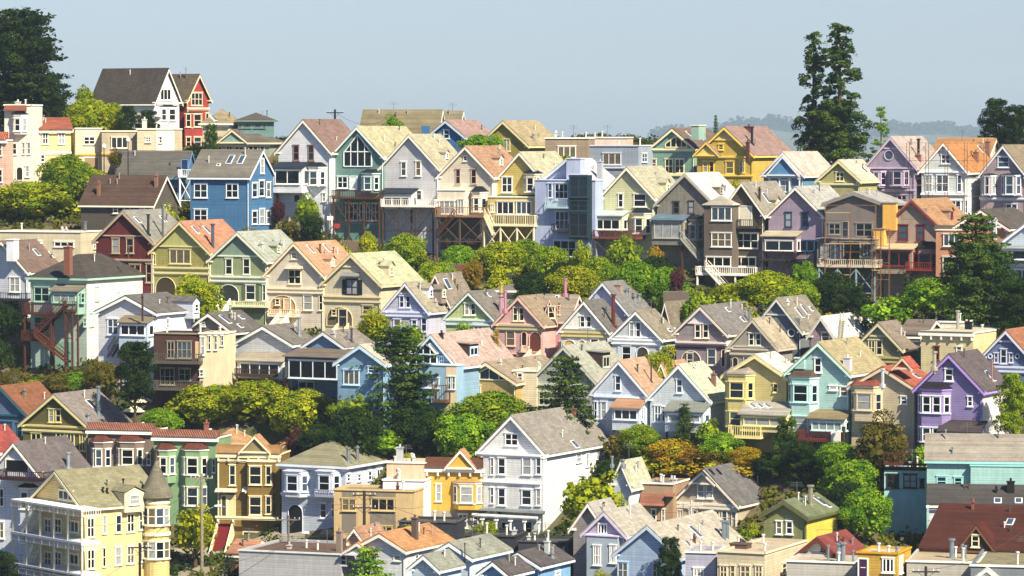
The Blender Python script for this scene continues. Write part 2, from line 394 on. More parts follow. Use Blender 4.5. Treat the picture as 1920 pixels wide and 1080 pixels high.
    for f in [q.strip() for q in h['feats'].split(';') if q.strip()]:
        code, _, rest = f.partition(' '); a = []; hexs = []
        for q in rest.split(','):
            q = q.strip()
            if not q: continue
            if q[0] == '#': hexs.append(q[1:])
            else: a.append(float(q))
        c0 = code[0]; n = int(code[1:]) if code[1:].isdigit() else 1
        if c0 == 'o': off = -a[0]; continue
        if c0 in 'wr':
            if c0 == 'w': p0, p1, rz = pF(a[0], a[1]), pF(a[2], a[3]), 0
            else: p0, p1, rz = pR(a[0], a[1]), pR(a[2], a[3]), side * math.pi / 2
            w_ = (p1 - p0).xy.length; hh = abs(p0.z - p1.z); c = (p0 + p1) / 2; c.z = min(p0.z, p1.z)
            o = window(root, c, rz, w_, hh, n, n < 3 or hh > 1.9, hexs[0] if hexs else wt, None if len(a) < 5 else int(a[4]))
        elif c0 == 'v':   # pointed gable window: four lights following the rakes
            p0, p1 = pF(a[0], a[1]), pF(a[2], a[3]); cx = (p0.x + p1.x) / 2; w2 = (p1.x - p0.x) / 2; zb, zt = p1.z, p0.z; zs = zb + (zt - zb) * (a[4] if len(a) > 4 else .35)
            t = MB(); g = MB()
            prof = [(-w2, zb), (w2, zb), (w2, zs), (0, zt), (-w2, zs)]
            g.add([(cx + q[0], off - .03, q[1]) for q in prof], [(0, 1, 2, 3, 4)])
            for i in range(5):
                q, q2 = prof[i], prof[(i + 1) % 5]; t.bar((cx + q[0], off - .05, q[1]), (cx + q2[0], off - .05, q2[1]), .1)
            for u in (-.5, 0, .5):
                t.bar((cx + u * w2, off - .05, zb), (cx + u * w2, off - .05, zs + (zt - zs) * (1 - abs(u))), .07)
            if len(a) > 5: zm = zb + (zt - zb) * a[5]; t.bar((cx - w2, off - .05, zm), (cx + w2, off - .05, zm), .1)
            o = t.build('gable_window', plain(wt, .5), root); g.build('pane', glass(1), o)
        elif c0 == 'q':   # round window
            p0 = pF(a[0], a[1]); rad = a[2] * s.Z / F_PX
            t = MB(); g = MB(); M_ = 20
            for i in range(M_):
                t1, t2 = 2 * math.pi * i / M_, 2 * math.pi * (i + 1) / M_
                t.bar((p0.x + rad * math.cos(t1), off - .06, p0.z + rad * math.sin(t1)), (p0.x + rad * math.cos(t2), off - .06, p0.z + rad * math.sin(t2)), .09)
            g.add([(p0.x + rad * math.cos(2 * math.pi * i / M_), off - .03, p0.z + rad * math.sin(2 * math.pi * i / M_)) for i in range(M_)], [tuple(range(M_))])
            o = t.build('round_window', plain(wt, .5), root); g.build('pane', glass(3), o)
        elif c0 in 'dD':
            p0, p1 = pF(a[0], a[1]), pF(a[2], a[3]); hx = hexs[0] if hexs else ('2a2f3a' if c0 == 'd' else '0d0d10')  # D opening: flat panel, the unlit interior put into its near-black default colour
            t = MB(); t.box(p0.x, off - .05, p1.z, p1.x, off, p0.z); o = t.build('door' if c0 == 'd' else 'opening', plain(hx, .5), root)
            t = MB(); t.box(p0.x - .12, off - .1, p1.z, p0.x, off, p0.z + .12); t.box(p1.x, off - .1, p1.z, p1.x + .12, off, p0.z + .12); t.box(p0.x, off - .1, p0.z, p1.x, off, p0.z + .12)
            if c0 == 'd': t.box(p0.x + .15, off - .07, (p0.z + p1.z) / 2 + .1, p1.x - .15, off - .051, (p0.z + p1.z) / 2 + .16)
            t.build('frame', plain(wt, .5), o)
        elif c0 == 'a':   # round-topped porch opening: flat panel, recess shade put into its colour, moulded surround
            p0, p1 = pF(a[0], a[1]), pF(a[2], a[3]); w2 = abs(p1.x - p0.x) / 2; cx = (p0.x + p1.x) / 2; ht = p0.z - p1.z; rr_ = min(w2, ht * .6)
            pts = [(cx - w2, p1.z), (cx + w2, p1.z)] + [(cx + w2 * math.cos(t_), p0.z - rr_ + rr_ * math.sin(t_)) for t_ in [i * math.pi / 10 for i in range(11)]]
            t = MB(); t.add([(q[0], off - .03, q[1]) for q in pts], [tuple(range(len(pts)))]); o = t.build('porch_opening_shade', plain(hexs[0] if hexs else '1c1714', .7), root)
            t = MB()
            for i in range(len(pts)): q, q2 = pts[i], pts[(i + 1) % len(pts)]; t.bar((q[0], off - .07, q[1]), (q2[0], off - .07, q2[1]), .06)
            t.build('frame', tm, o)
        elif c0 == 'b':   # bay window: splayed box with its own cap; a = x0, ytop of cap, x1, ybottom, then window y pairs
            p0, p1 = pF(a[0], a[1]), pF(a[2], a[3]); dep = .95; sp = min(.75, abs(p1.x - p0.x) * .28); ct = (a[4] - a[1]) * .45 * s.Z / F_PX
            zt = p0.z - ct; pl4 = [(p0.x, 0.0), (p0.x + sp, -dep), (p1.x - sp, -dep), (p1.x, 0.0)]
            t = MB(); t.prism([(q[0], q[1] + off) for q in pl4], p1.z, zt, 'z'); bay = t.build('bay_window', wm, root)
            t = MB(); e = .22; cx = (p0.x + p1.x) / 2
            t.add([(p0.x - e, off, zt), (p0.x + sp - e * .6, off - dep - e, zt), (p1.x - sp + e * .6, off - dep - e, zt), (p1.x + e, off, zt), (p0.x + sp, off, p0.z), (p1.x - sp, off, p0.z)],
                  [(0, 1, 4), (1, 2, 5, 4), (2, 3, 5), (0, 3, 2, 1), (0, 4, 5, 3)])
            t.build('bay_roof', roof_mat(h['cap'], tile=h['kind'] == 'T'), bay)
            t = MB(); t.prism([(p0.x - .12, off), (p0.x + sp - .06, off - dep - .12), (p1.x - sp + .06, off - dep - .12), (p1.x + .12, off)], zt - .22, zt - .003, 'z'); t.build('moulding', tm, bay)
            for (y0, y1) in zip(a[4::2], a[5::2]):
                z0, z1 = pF(a[0], y1).z, pF(a[0], y0).z
                t = MB(); t.prism([(p0.x - .05, off), (p0.x + sp - .03, off - dep - .06), (p1.x - sp + .03, off - dep - .06), (p1.x + .05, off)], z0 - .2, z0 - .08, 'z'); t.build('moulding', tm, bay)
                cw = (p1.x - p0.x) - 2 * sp; nn = 2 if cw > 2.3 else 1
                for i in range(nn):
                    fm, pm = window_mesh(cw / nn * .8, z1 - z0, 1, True, wt, random.choice(GW))
                    me = put('window', fm, bay, (p0.x + sp + cw * (i + .5) / nn, off - dep, z0)); put('pane', pm, me)
                Ls = math.hypot(sp, dep); an = math.atan2(dep, sp)
                for sg in (-1, 1):
                    fm, pm = window_mesh(Ls * .66, z1 - z0, 1, True, wt, random.choice(GW))
                    cx_ = p0.x + sp / 2 if sg < 0 else p1.x - sp / 2
                    me = put('window', fm, bay, (cx_, off - dep / 2, z0), (0, 0, sg * an)); put('pane', pm, me)
        elif c0 == 'p':   # lean-to sunroom: x0, y roof top, x1, y bottom, y eave, depth ; windows n across, from wy0 to wy1
            dep = a[5]; p0 = pF(a[0], a[1]); 
            keep = off; off = keep - dep; q0, q1 = pF(a[0], a[4]), pF(a[2], a[3])
            x0, x1 = q0.x, q1.x; t = MB(); t.prism([(keep, q1.z), (keep, max(p0.z, q0.z + .1) - .05), (off, q0.z), (off, q1.z)], x0, x1, 'x'); t.build('sunroom', wm if not hexs else wall_mat(hexs[0]), root)
            t = MB(); t.prism([(keep, max(p0.z, q0.z + .1)), (keep, max(p0.z, q0.z + .1) + .14), (off - .35, q0.z + .1), (off - .35, q0.z - .02)], x0 - .25, x1 + .25, 'x'); t.build('lean_to_roof', roof_mat(hexs[1] if len(hexs) > 1 else h['cap']), root)
            if len(a) > 6:
                w0, w1 = pF(a[0], a[6]), pF(a[0], a[7]); window(root, ((x0 + x1) / 2, off, w1.z), 0, (x1 - x0) * .86, w0.z - w1.z, max(n, 2), False, wt)
                window(root, (x1 if side > 0 else x0, keep - dep / 2, w1.z), side * math.pi / 2, dep * .6, w0.z - w1.z, 1, False, wt)
            if q1.z > 1.5:
                for x in (x0 + .15, x1 - .15): MB().box(x - .1, off + .1, gz / 2, x + .1, off + .3, q1.z).build('post', dm, root)
            off = keep
        elif c0 == 'x':   # storey-high box standing out from the facade: x0,y0,x1,y1,depth
            dep = a[4]; keep = off; off = keep - dep; q0, q1 = pF(a[0], a[1]), pF(a[2], a[3]); off = keep
            t = MB(); t.box(q0.x, keep - dep, q1.z, q1.x, keep, q0.z); t.build('projection', wall_mat(hexs[0], 'stucco') if hexs else wm, root)
            t = MB(); t.box(q0.x - .1, keep - dep - .1, q0.z, q1.x + .1, keep, q0.z + .14); t.build('coping', tm, root)
        elif c0 == 'R':   # side wall in a second colour: part real paint, part sunlit brightness put in
            MB().box(side * hw, .02, gz, side * (hw + .04), D - .02, ze - .05).build('side_cladding', wall_mat(hexs[0]), root)
        elif c0 in 'kKj':   # timber deck: x0,rail top,x1,floor,depth
            dep = a[4]; keep = off; off = keep - dep; q0, q1 = pF(a[0], a[1]), pF(a[2], a[3]); off = keep
            mt = plain(hexs[0], .8) if hexs else dm
            t = MB(); t.box(q0.x, keep - dep, q1.z - .22, q1.x, keep, q1.z); dk = t.build('deck', mt, root)
            t = MB(); railing(t, [(q0.x, keep - .1), (q0.x, keep - dep + .05), (q1.x, keep - dep + .05), (q1.x, keep - .1)], q0.z, max(.7, q0.z - q1.z)); t.build('railing', mt, dk)
            if c0 in 'kj':
                nn = max(2, int((q1.x - q0.x) / 2.6) + 1); pm = plain(hexs[1] if len(hexs) > 1 else h['deck'], .8)
                xs = [q0.x + .2 + (q1.x - q0.x - .4) * i / (nn - 1) for i in range(nn)]
                for x in xs:
                    z0 = min(zg(x, keep - dep) - .5, q1.z - 1); MB().box(x - .1, keep - dep + .1, z0, x + .1, keep - dep + .3, q1.z - .22).build('post', pm, dk)
                if q1.z > 3 and c0 == 'k':
                    t = MB()
                    for x, x_ in zip(xs[:-1], xs[1:]): t.bar((x, keep - dep + .2, max(.4, q1.z - 3.6)), (x_, keep - dep + .2, q1.z - .4), .07); t.bar((x, keep - dep + .2, q1.z - .5), (x_, keep - dep + .2, max(.4, q1.z - 3.6)), .07)
                    t.bar((xs[0], keep - dep + .2, max(.4, q1.z - 3.6)), (xs[-1], keep - dep + .2, max(.4, q1.z - 3.6)), .09)
                    t.build('brace', pm, dk)
        elif c0 == 's':   # outside stair along the facade from (x0,y0) up or down to (x1,y1), standing off by depth
            keep = off; off = keep - a[4]; q0, q1 = pF(a[0], a[1]), pF(a[2], a[3]); off = keep
            mt = plain(hexs[0], .8) if hexs else dm; n_ = max(3, int(abs(q1.z - q0.z) / .2)); y = keep - a[4]; t = MB()
            for i in range(n_): 
                u = (i + .5) / n_; x = q0.x + (q1.x - q0.x) * u; z = q0.z + (q1.z - q0.z) * u; t.box(x - .2, y, z - .04, x + .2, y + 1, z + .04)
            for yy in (y, y + 1): t.bar((q0.x, yy, q0.z - .12), (q1.x, yy, q1.z - .12), .13); t.bar((q0.x, yy, q0.z + .95), (q1.x, yy, q1.z + .95), .055)
            for i in range(n_ + 1):
                u = i / n_; x = q0.x + (q1.x - q0.x) * u; z = q0.z + (q1.z - q0.z) * u; t.bar((x, y, z - .1), (x, y, z + .95), .035)
            t.build('stair', mt, root)
        elif c0 == 'S':   # front steps coming forward: x0,ytop,x1,ybottom, run
            q0, q1 = pF(a[0], a[1]), pF(a[2], a[3]); n_ = max(3, int((q0.z - q1.z) / .18)); run = a[4]; t = MB()
            for i in range(n_): z = q0.z - (q0.z - q1.z) * (i + 1) / n_; t.box(q0.x, off - run * (i + 1) / n_, q1.z - 2, q1.x, off - run * i / n_, z)
            o = t.build('front_steps', plain(hexs[0] if hexs else 'b8b4aa', .8), root)
            t = MB()
            for x in (q0.x - .15, q1.x + .15):
                t.prism([(off, q0.z + .5), (off, q1.z - 2), (off - run, q1.z - 2), (off - run, q1.z + .5)], x - .08, x + .08, 'x')
            t.build('cheek_wall', tm, o)
        elif c0 == 't':   # horizontal moulding(s) across the front
            for y in a:
                z = pF((h['xl'] + h['xr']) / 2, y).z; t = MB(); t.box(-hw - .08, off - .22, z - .12, hw + .08, off, z + .12); t.box(-hw, off - .12, z - .3, hw, off, z - .12)
                t.build('moulding', plain(hexs[0], .6) if hexs else tm, root)
        elif c0 == 'T':   # mansard/pent strip: x0,y0,x1,y1
            p0, p1 = pF(a[0], a[1]), pF(a[2], a[3]); t = MB(); t.prism([(off, p0.z), (off, p1.z), (off - .8, p1.z)], p0.x, p1.x, 'x'); t.build('pent_roof', roof_mat(hexs[0] if hexs else h['cap']), root)
        elif c0 == 'g':   # pediment panel above picture row y
            z = pF((h['xl'] + h['xr']) / 2, a[0]).z; fr = (za - z) / (za - ze); w2 = hw * fr - .05; t = MB(); t.add([(-w2, -.02, z), (w2, -.02, z), (0, -.02, za - .05), (-w2, 0, z), (w2, 0, z), (0, 0, za - .05)], [(0, 1, 2), (0, 3, 4, 1), (1, 4, 5, 2), (2, 5, 3, 0)]); t.build('pediment', wall_mat(hexs[0], 'stucco') if len(a) < 2 else scale_mat(hexs[0], hexs[1]), root)
            t = MB(); t.box(-w2 - .1, -.14, z - .09, w2 + .1, 0, z + .09); t.build('moulding', tm, root)
        elif c0 == 'G':   # small gable standing in front of a parapet or facade: x0, y apex, x1, y base
            p0, p1 = pF(a[0], a[1]), pF(a[2], a[3]); w = p1.x - p0.x; cx = (p0.x + p1.x) / 2; d2 = a[4] if len(a) > 4 else 1.6
            t = MB(); t.prism([(-w / 2, p1.z), (w / 2, p1.z), (0, p0.z)], -.5, d2); t.v = [(v[0] + cx, v[1] + off, v[2]) for v in t.v]; o = t.build('gablet', wall_mat(hexs[0] if hexs else h['wall'], 'stucco'), root)
            t = gable_roof(w, d2, p1.z, p0.z, .2, .12, -.75, d2 + .5); t.v = [(v[0] + cx, v[1] + off, v[2]) for v in t.v]; t.build('gablet_roof', roof_mat(hexs[1] if len(hexs) > 1 else h['roof']), o)
            t = MB(); rake(t, w, p1.z + .1, p0.z + .1, -.8, .22, .26, .08); t.box(-w / 2, -.7, p1.z - .15, w / 2, -.5, p1.z + .05); t.v = [(v[0] + cx, v[1] + off, v[2]) for v in t.v]; t.build('bargeboard', tm, o)
        elif c0 == 'P':   # square tower roof (pyramid) on top of a projection: x0, y apex, x1, y eave, depth
            keep = off; off = keep - a[4]; p0, p1 = pF(a[0], a[1]), pF(a[2], a[3]); off = keep; cx = (p0.x + p1.x) / 2; cy = keep - a[4] / 2; e = .3
            t = MB(); t.add([(p0.x - e, keep - a[4] - e, p1.z), (p1.x + e, keep - a[4] - e, p1.z), (p1.x + e, keep + e, p1.z), (p0.x - e, keep + e, p1.z), (cx, cy, p0.z)], [(0, 1, 4), (1, 2, 4), (2, 3, 4), (3, 0, 4), (3, 2, 1, 0)]); t.build('tower_roof', roof_mat(hexs[0] if hexs else h['roof']), root)
        elif c0 in 'cC':  # chimney (c brick/stucco block, C metal flue) with base at px,py on the roof; height px, width px
            p = s.cast(a[0], a[1], *pl); p.x = min(max(p.x, -hw + .4), hw - .4)
            if k in 'FMT': p.y = D * .4; p.z = ze - .3; p.x = min(max(pF(a[0], a[1]).x - .05 * D * side, -hw + .6), hw - .6)
            hh = a[2] * s.Z / F_PX; w = (a[3] if len(a) > 3 else 8) * s.Z / F_PX / 2; t = MB()
            if c0 == 'c':
                t.box(-w, -w * .8, -1.2, w, w * .8, hh); t.box(-w - .07, -w * .8 - .07, hh, w + .07, w * .8 + .07, hh + .12)
                t.bar((0, 0, hh + .12), (0, 0, hh + .45), .13, sides=8); t.build('chimney', plain(hexs[0] if hexs else '7a4a35', .85), roof, p)
            else:
                t.bar((0, 0, -.6), (0, 0, hh), w, sides=8); t.bar((0, 0, hh), (0, 0, hh + .18), w * 1.6, sides=8); t.bar((0, 0, -.3), (0, 0, .12), w * 2, sides=8); t.build('flue', plain(hexs[0] if hexs else '9aa0a4', .35, .6), roof, p)
        elif c0 == 'y':   # skylight centred at px,py: width,height in metres
            p = s.cast(a[0], a[1], *pl); w, l = (a[2] if len(a) > 2 else .8) / 2, (a[3] if len(a) > 3 else 1.3) / 2
            t = MB(); t.box(-l, -w, -.1, l, w, .14, 0); t.box(-l + .1, -w + .1, .14, l - .1, w - .1, .17, 1)
            if k == 'E': t.v = [(v[1], v[0], v[2]) for v in t.v]
            t.build('skylight', [plain('d8dadc', .4), glass(3)], roof, p, rr)
        elif c0 == 'm':   # dormer on the sun side slope: px,py of its foot, width m, height m
            p = s.cast(a[0], a[1], *pl); w, hh = a[2] / 2, a[3]; t = MB()
            back = hh / max(.2, (za - ze) / hw) + .5
            t.prism([(-w, -.6), (w, -.6), (w, hh * .72), (0, hh), (-w, hh * .72)], 0, back); o = t.build('dormer', wall_mat(hexs[0] if hexs else h['wall']), roof, p, (0, 0, side * math.pi / 2))
            o2 = gable_roof(a[2], back, hh * .72, hh, .15, .1, -.2, back).build('dormer_roof', rm, roof, p, (0, 0, side * math.pi / 2))
            window(roof, p + Vector((side * .01, 0, .25)), side * math.pi / 2, w * 1.1, hh * .5, 1, True, wt)
        elif c0 == 'h':   # shed dormer with a glazed front on the sun-side slope
            p = s.cast(a[0], a[1], *pl); w, hh = a[2] / 2, a[3]; back = hh / max(.2, (za - ze) / hw) + .8; t = MB()
            t.box(-w, 0, -.5, w, back, hh); t.build('dormer', wall_mat(hexs[0] if hexs else '3a2a28'), roof, p, (0, 0, side * math.pi / 2))
            t = MB(); t.prism([(-.3, hh + .02), (back + .6, hh + .25), (back + .6, hh + .37), (-.3, hh + .14)], -w - .15, w + .15, 'x'); t.build('dormer_roof', rm, roof, p, (0, 0, side * math.pi / 2))
            window(roof, p + Vector((side * .01, 0, .1)), side * math.pi / 2, w * 1.5, hh * .7, 2, False, wt)
        elif c0 == 'u':   # shutters either side of a window rect
            p0, p1 = pF(a[0], a[1]), pF(a[2], a[3])
            for x in (p0.x - .3, p1.x + .3): MB().box(x - .26, off - .07, p1.z, x + .26, off, p0.z).build('shutter', plain(hexs[0], .6), root)
        elif c0 == 'n':   # panel of other colour on the facade (boarding, stucco base)
            p0, p1 = pF(a[0], a[1]), pF(a[2], a[3]); MB().box(p0.x, off - .02, p1.z, p1.x, off + .05, p0.z).build('facade_panel', wall_mat(hexs[0], 'worn' if len(hexs) > 1 else 'stucco'), root)
        elif c0 == 'i':   # porch or portico columns: x0,y0,x1,y1 count n
            p0, p1 = pF(a[0], a[1]), pF(a[2], a[3])
            for i in range(n): x = p0.x + (p1.x - p0.x) * i / max(1, n - 1); t = MB(); t.bar((x, off - .25, p1.z), (x, off - .25, p0.z), .12, sides=8); t.box(x - .2, off - .45, p0.z - .15, x + .2, off - .05, p0.z); t.build('column', tm, root)
    # small vents that every roof carries
    if k in 'GHE' and not h['label'].startswith('far'):
        for _ in range(random.choice([1, 2, 2, 3])):
            t = random.uniform(.15, .75)
            if k == 'E': x, y = random.uniform(-.7, .7) * hw, D / 2 * (1 - t * .9); z = ze + (za - ze) * (y / (D / 2))
            else: x = side * hw * t; y = random.uniform(.25, .8) * D; z = ze + (za - ze) * (1 - t)
            if k == 'H' and (y < W * .4 or y > D - W * .4): continue
            q = MB(); hh = random.uniform(.4, 1.0); q.bar((0, 0, -.3), (0, 0, hh), .07, sides=6); q.bar((0, 0, hh), (0, 0, hh + .12), .13, sides=6)
            q.build('vent_pipe', plain(random.choice(['c8c8c4', '4a4440', '8d8f92']), .5), roof, (x, y, z + .25))
    elif k in 'FMT':
        for _ in range(2):
            q = MB(); hh = random.uniform(.5, 1.1); q.bar((0, 0, -.1), (0, 0, hh), .12, sides=8); q.bar((0, 0, hh), (0, 0, hh + .15), .2, sides=8)
            q.build('vent_pipe', plain('c8c8c4', .5), roof, (random.uniform(-.7, .7) * hw, random.uniform(.2, .8) * D, ze - .2))
    if random.random() < .35 and h['name'] == 'house':
        q = MB(); x = random.uniform(-.3, .3) * hw; y = random.uniform(.3, .7) * D; zt = (ze + (za - ze) * (1 - abs(x) / hw)) if k == 'G' else (za - .6 if k in 'EH' else ze - .3)
        if k == 'E': y = D / 2
        if k == 'H': x = 0; y = D / 2
        q.bar((0, 0, -.4), (0, 0, 2.0), .035)
        for j, w_ in ((1.95, .5), (1.75, .62), (1.55, .75)): q.bar((-w_, -.25, j), (w_, .25, j), .02)
        q.build('antenna', plain('5c5c60', .4), roof, (x, y, zt + .1))
    # rain pipe on the near corner
    if k in 'GE':
        q = MB(); q.bar((side * (hw - .12), -.1, gz), (side * (hw - .12), -.1, ze - .5), .06); q.bar((side * (hw - .12), -.1, ze - .5), (side * (hw + .35), -.1, ze - .15), .06); q.build('downpipe', tm, root)

def scale_mat(c1, c2):
    k = ('scale', c1, c2)
    if k in MATS: return MATS[k]
    m, nt, b = newmat('fish_scale_shingles')
    tc = N(nt, 'ShaderNodeTexCoord'); sep = N(nt, 'ShaderNodeSeparateXYZ'); nt.links.new(tc.outputs['Object'], sep.inputs[0]); cb = N(nt, 'ShaderNodeCombineXYZ')
    nt.links.new(sep.outputs[0], cb.inputs[0]); nt.links.new(sep.outputs[2], cb.inputs[1])
    br = N(nt, 'ShaderNodeTexBrick', Scale=1.0); br.inputs['Brick Width'].default_value = .62; br.inputs['Row Height'].default_value = .42; br.inputs['Mortar Size'].default_value = .075
    br.inputs['Color1'].default_value = lin(c1); br.inputs['Color2'].default_value = lin(c1); br.inputs['Mortar'].default_value = lin(c2)
    nt.links.new(cb.outputs[0], br.inputs['Vector']); nt.links.new(br.outputs[0], b.inputs['Base Color']); b.inputs['Roughness'].default_value = .7
    MATS[k] = m; return m
# ---------------------------------------------------------------- hilltop and crest, left
house('A9', 289, 336, 290, 190, 131, -117, 'G', 'e6e6e8', '4c4440', 'tall white house with long dark roof on the hilltop left', 'w3 300,167,320,188;t 194;b 300,196,326,240,204,226', yaw=60)
house('A17', 350, 391, 295, 186, 142, -50, 'G', '9c2a26', '6a5c48', 'narrow red gabled house beside the white hilltop house', 'w3 358,174,379,198;t 203;b 346,210,376,292,213,238,256,276;w 385,212,391,236', yaw=55, trim='d8c8a8')
house('B-8', 8, 58, 352, 196, 196, 18, 'F', 'e8dfcc', '8a6a52', 'tall narrow cream house with awning bay at left edge', 'b 22,208,52,252,222,246;T 10,195,50,208,#8a4a36;w 20,268,32,290;w 43,267,47,289;w 52,267,57,289;a 31,313,43,338;w 14,312,22,332;w 48,312,55,332;c 28,198,8,9,#e8e4da', yaw=-12)
house('B-12', -48, 12, 352, 262, 247, 8, 'T', 'd8a890', 'c8603a', 'salmon house with tiled parapet cut by the left edge', 'w -2,268,4,292;w -4,318,5,342', yaw=-12)
house('B-2', 73, 133, 335, 243, 224, -12, 'E', 'e4cc7c', 'c0603c', 'small yellow house with red tile roof on hilltop', 'w2 79,249,91,270;w2 109,249,122,270;t 286;w 76,290,84,304', yaw=12, style='tile')
house('A-6', 141, 191, 330, 240, 240, -20, 'F', 'd8c8a4', 'a89878', 'flat roofed tan modern house with recessed window', 'w2 157,256,178,271;t 289,#d0a860;D 158,296,184,316,#8a7458', yaw=12)
house('A-6', 191, 257, 330, 245, 245, -20, 'F', 'a8987c', 'b0a080', 'low tan house wing, wide window, recess shade in its wall colour, street lamp in front', 'o 0.1;w3 208,256,240,278;t 287,#d0a860;c 228,243,12,9,#e8e0d0', yaw=10, trim='e0d4b8')  # darker wall than its neighbours: shade of a recess put into the colour
house('A-6', 257, 327, 330, 241, 241, 8, 'F', 'dcc89c', 'b0a080', 'cream flat block under the tall white hilltop house', 'w2 273,257,283,267;w 299,257,304,268;n 293,242,327,284,#f0e6cc;c 268,241,20,8,#e8e0d0', yaw=-8)
house('A4', 102, 208, 290, 226, 226, 10, 'F', '8a7860', '8a7a66', 'low brown flat block behind the tan modern house', 'c 147,226,18,7,#e8e0d0;c 192,226,10,8,#e8e4da;w2 120,232,136,240', yaw=-10)
house('A4', 380, 428, 260, 232, 205, 8, 'H', 'd8cca0', '9a8a62', 'small tan hip roofed house right of the red house', 'w2 392,236,404,248;y 400,222', yaw=-20)
house('B18', 386, 505, 315, 268, 243, 28, 'H', '8fa08a', '6e6660', 'grey green mansion with square glazed rooftop tower', 'w3 396,274,416,295;w2 424,274,436,295;w2 440,274,457,297;w2 466,273,484,295;w 488,273,496,295;G 411,245,465,267,#6f8c80,#6e6660', yaw=-14, trim='cfc8a8')
house('B21', 446, 499, 262, 226, 211, 6, 'H', '5f8a86', '5c5450', 'square rooftop lookout with teal windows and pyramid roof', 'w 448,229,453,240,3;w 457,229,471,240,3;w 477,229,491,240,3;w 494,229,498,240,3', yaw=-10, trim='6a7a6c', name='lookout_tower', cat='tower')
house('C', 676, 820, 285, 251, 209, 14, 'E', 'd8d2b8', '877c58', 'long olive roofed building with white gable on skyline', '', yaw=-12)
house('C6', 826, 858, 285, 250, 211, 12, 'E', 'e0dcd0', '8a8062', 'second olive roof with white gable behind the long one', '', yaw=-14)
house('C-8', 803, 872, 290, 257, 228, 54, 'G', '2f6ea6', 'a68478', 'blue gabled house with pinkish roof behind a round tree', 'w 832,244,843,260;n 790,236,806,256,#2f6ea6', trim='b8d0e0')
house('C-8', 900, 990, 310, 272, 229, 62, 'G', '9c8a30', 'a8966a', 'mustard olive gabled house with khaki roof on crest', 'w2 943,261,957,284;C 1000,262,9,4', trim='d8cc9c')
house('C-10', 1022, 1103, 320, 258, 258, 8, 'F', '8f7a62', '8a7a66', 'flat roofed brown box house with wide white window', 'w3 1046,274,1080,296;c 1040,258,12,5,#e8e4da', yaw=-12)
house('C-8', 1105, 1197, 330, 272, 272, 38, 'F', '8c9ab0', 'a89a98', 'grey blue flat house with large picture window', 'w3 1130,287,1165,309;r2 1203,288,1213,304;t 314', yaw=-24, trim='c8ccd4')
house('C2', 1100, 1178, 300, 257, 257, 6, 'F', 'dcc2ac', 'b09a88', 'pale pink penthouse box with antennas on the skyline', 'C 1118,257,10,3;C 1160,257,9,3', yaw=-10)
house('C-2', 1222, 1302, 360, 277, 243, 62, 'G', '6d9c8c', '7a6458', 'teal victorian with glazed gable and bay windows', 'v 1248,255,1288,276,.3;t 280;w2 1247,298,1262,325;w2 1266,298,1283,325;w 1223,298,1231,315;t 328;x 1296,236,1310,262,2.5,#7fa79a;y 1292,252', trim='e8dcb4')
house('C-6', 1307, 1412, 365, 290, 240, 76, 'G', 'c8a428', '9a7a70', 'ornate yellow victorian with twin gables and mauve roof', 'w 1347,270,1357,281;G 1305,268,1350,291,2.2,#d8b848,#9a7a70;w 1318,302,1327,323;w 1330,302,1339,323;w 1361,302,1376,326;w 1386,300,1397,324;t 294,329;c 1408,288,20,6,#6a3030;C 1410,270,30,5,#33304a;c 1404,246,8,14,#7a3a34;g 262,#c8b070,#8c7a38', trim='e6c860')
house('C10', 1412, 1440, 350, 276, 276, 34, 'F', 'd8b040', '8a5048', 'narrow building with bright red side wall behind yellow victorian', 'n 1425,276,1440,315,#c83a30;w 1428,300,1436,320', yaw=-30)
house('C-8', 1432, 1506, 385, 327, 288, 62, 'G', '4f86ac', 'c6b4a6', 'blue fronted bungalow with pale hipped looking roof', 'G 1442,294,1500,328,1.4,#3a78ac,#d0c4b8;t 330;w2 1462,338,1484,360;i4 1444,334,1500,362', trim='d8dce4')
house('C-8', 1535, 1612, 375, 338, 303, 42, 'G', 'a8a05c', 'c4bca4', 'small olive cottage gable with dark double window', 'w2 1567,323,1583,340;t 345;y 1620,320', trim='d8d0a0')
house('C', 1626, 1716, 395, 312, 259, 58, 'G', '9486a0', 'b4a098', 'mauve victorian with round attic window and bays', 'q 1667,291,9;t 315,356;b 1633,316,1662,352,322,347;b 1668,316,1706,352,321,347;w2 1682,366,1700,384;w2 1660,366,1676,384;C 1722,296,34,5,#24242e;c 1722,300,8,9,#a05a40;g 278,#84748e,#a89ab0', trim='b8a8c4', group='victorian houses on the right crest')
house('C', 1728, 1812, 410, 320, 270, 58, 'G', 'd4dcdc', 'c07a28', 'white victorian with bright orange roof wrapped in scaffolding', 'w2 1765,290,1782,307;w2 1735,328,1748,360;w2 1756,328,1778,360;w 1795,328,1803,360;t 322,364;w2 1782,376,1802,400;w 1806,376,1814,400;c 1830,302,16,9,#a8683c;c 1852,284,18,9,#b06a38;y 1838,280,.6,1.4', trim='eceef0')
house('C2', 1838, 1925, 415, 330, 275, 60, 'G', 'a48c94', '8c7c60', 'dusty mauve house with dark gable window at right edge', 'w 1871,294,1892,314;b 1842,325,1868,368,331,364;b 1878,325,1916,368,329,364;w2 1886,382,1908,412;t 372', trim='d4dce8')
house('C20', 1745, 1850, 340, 300, 262, 30, 'E', 'd8c0a0', 'b07a3c', 'background house with orange tile slope on right skyline', '', yaw=-20)
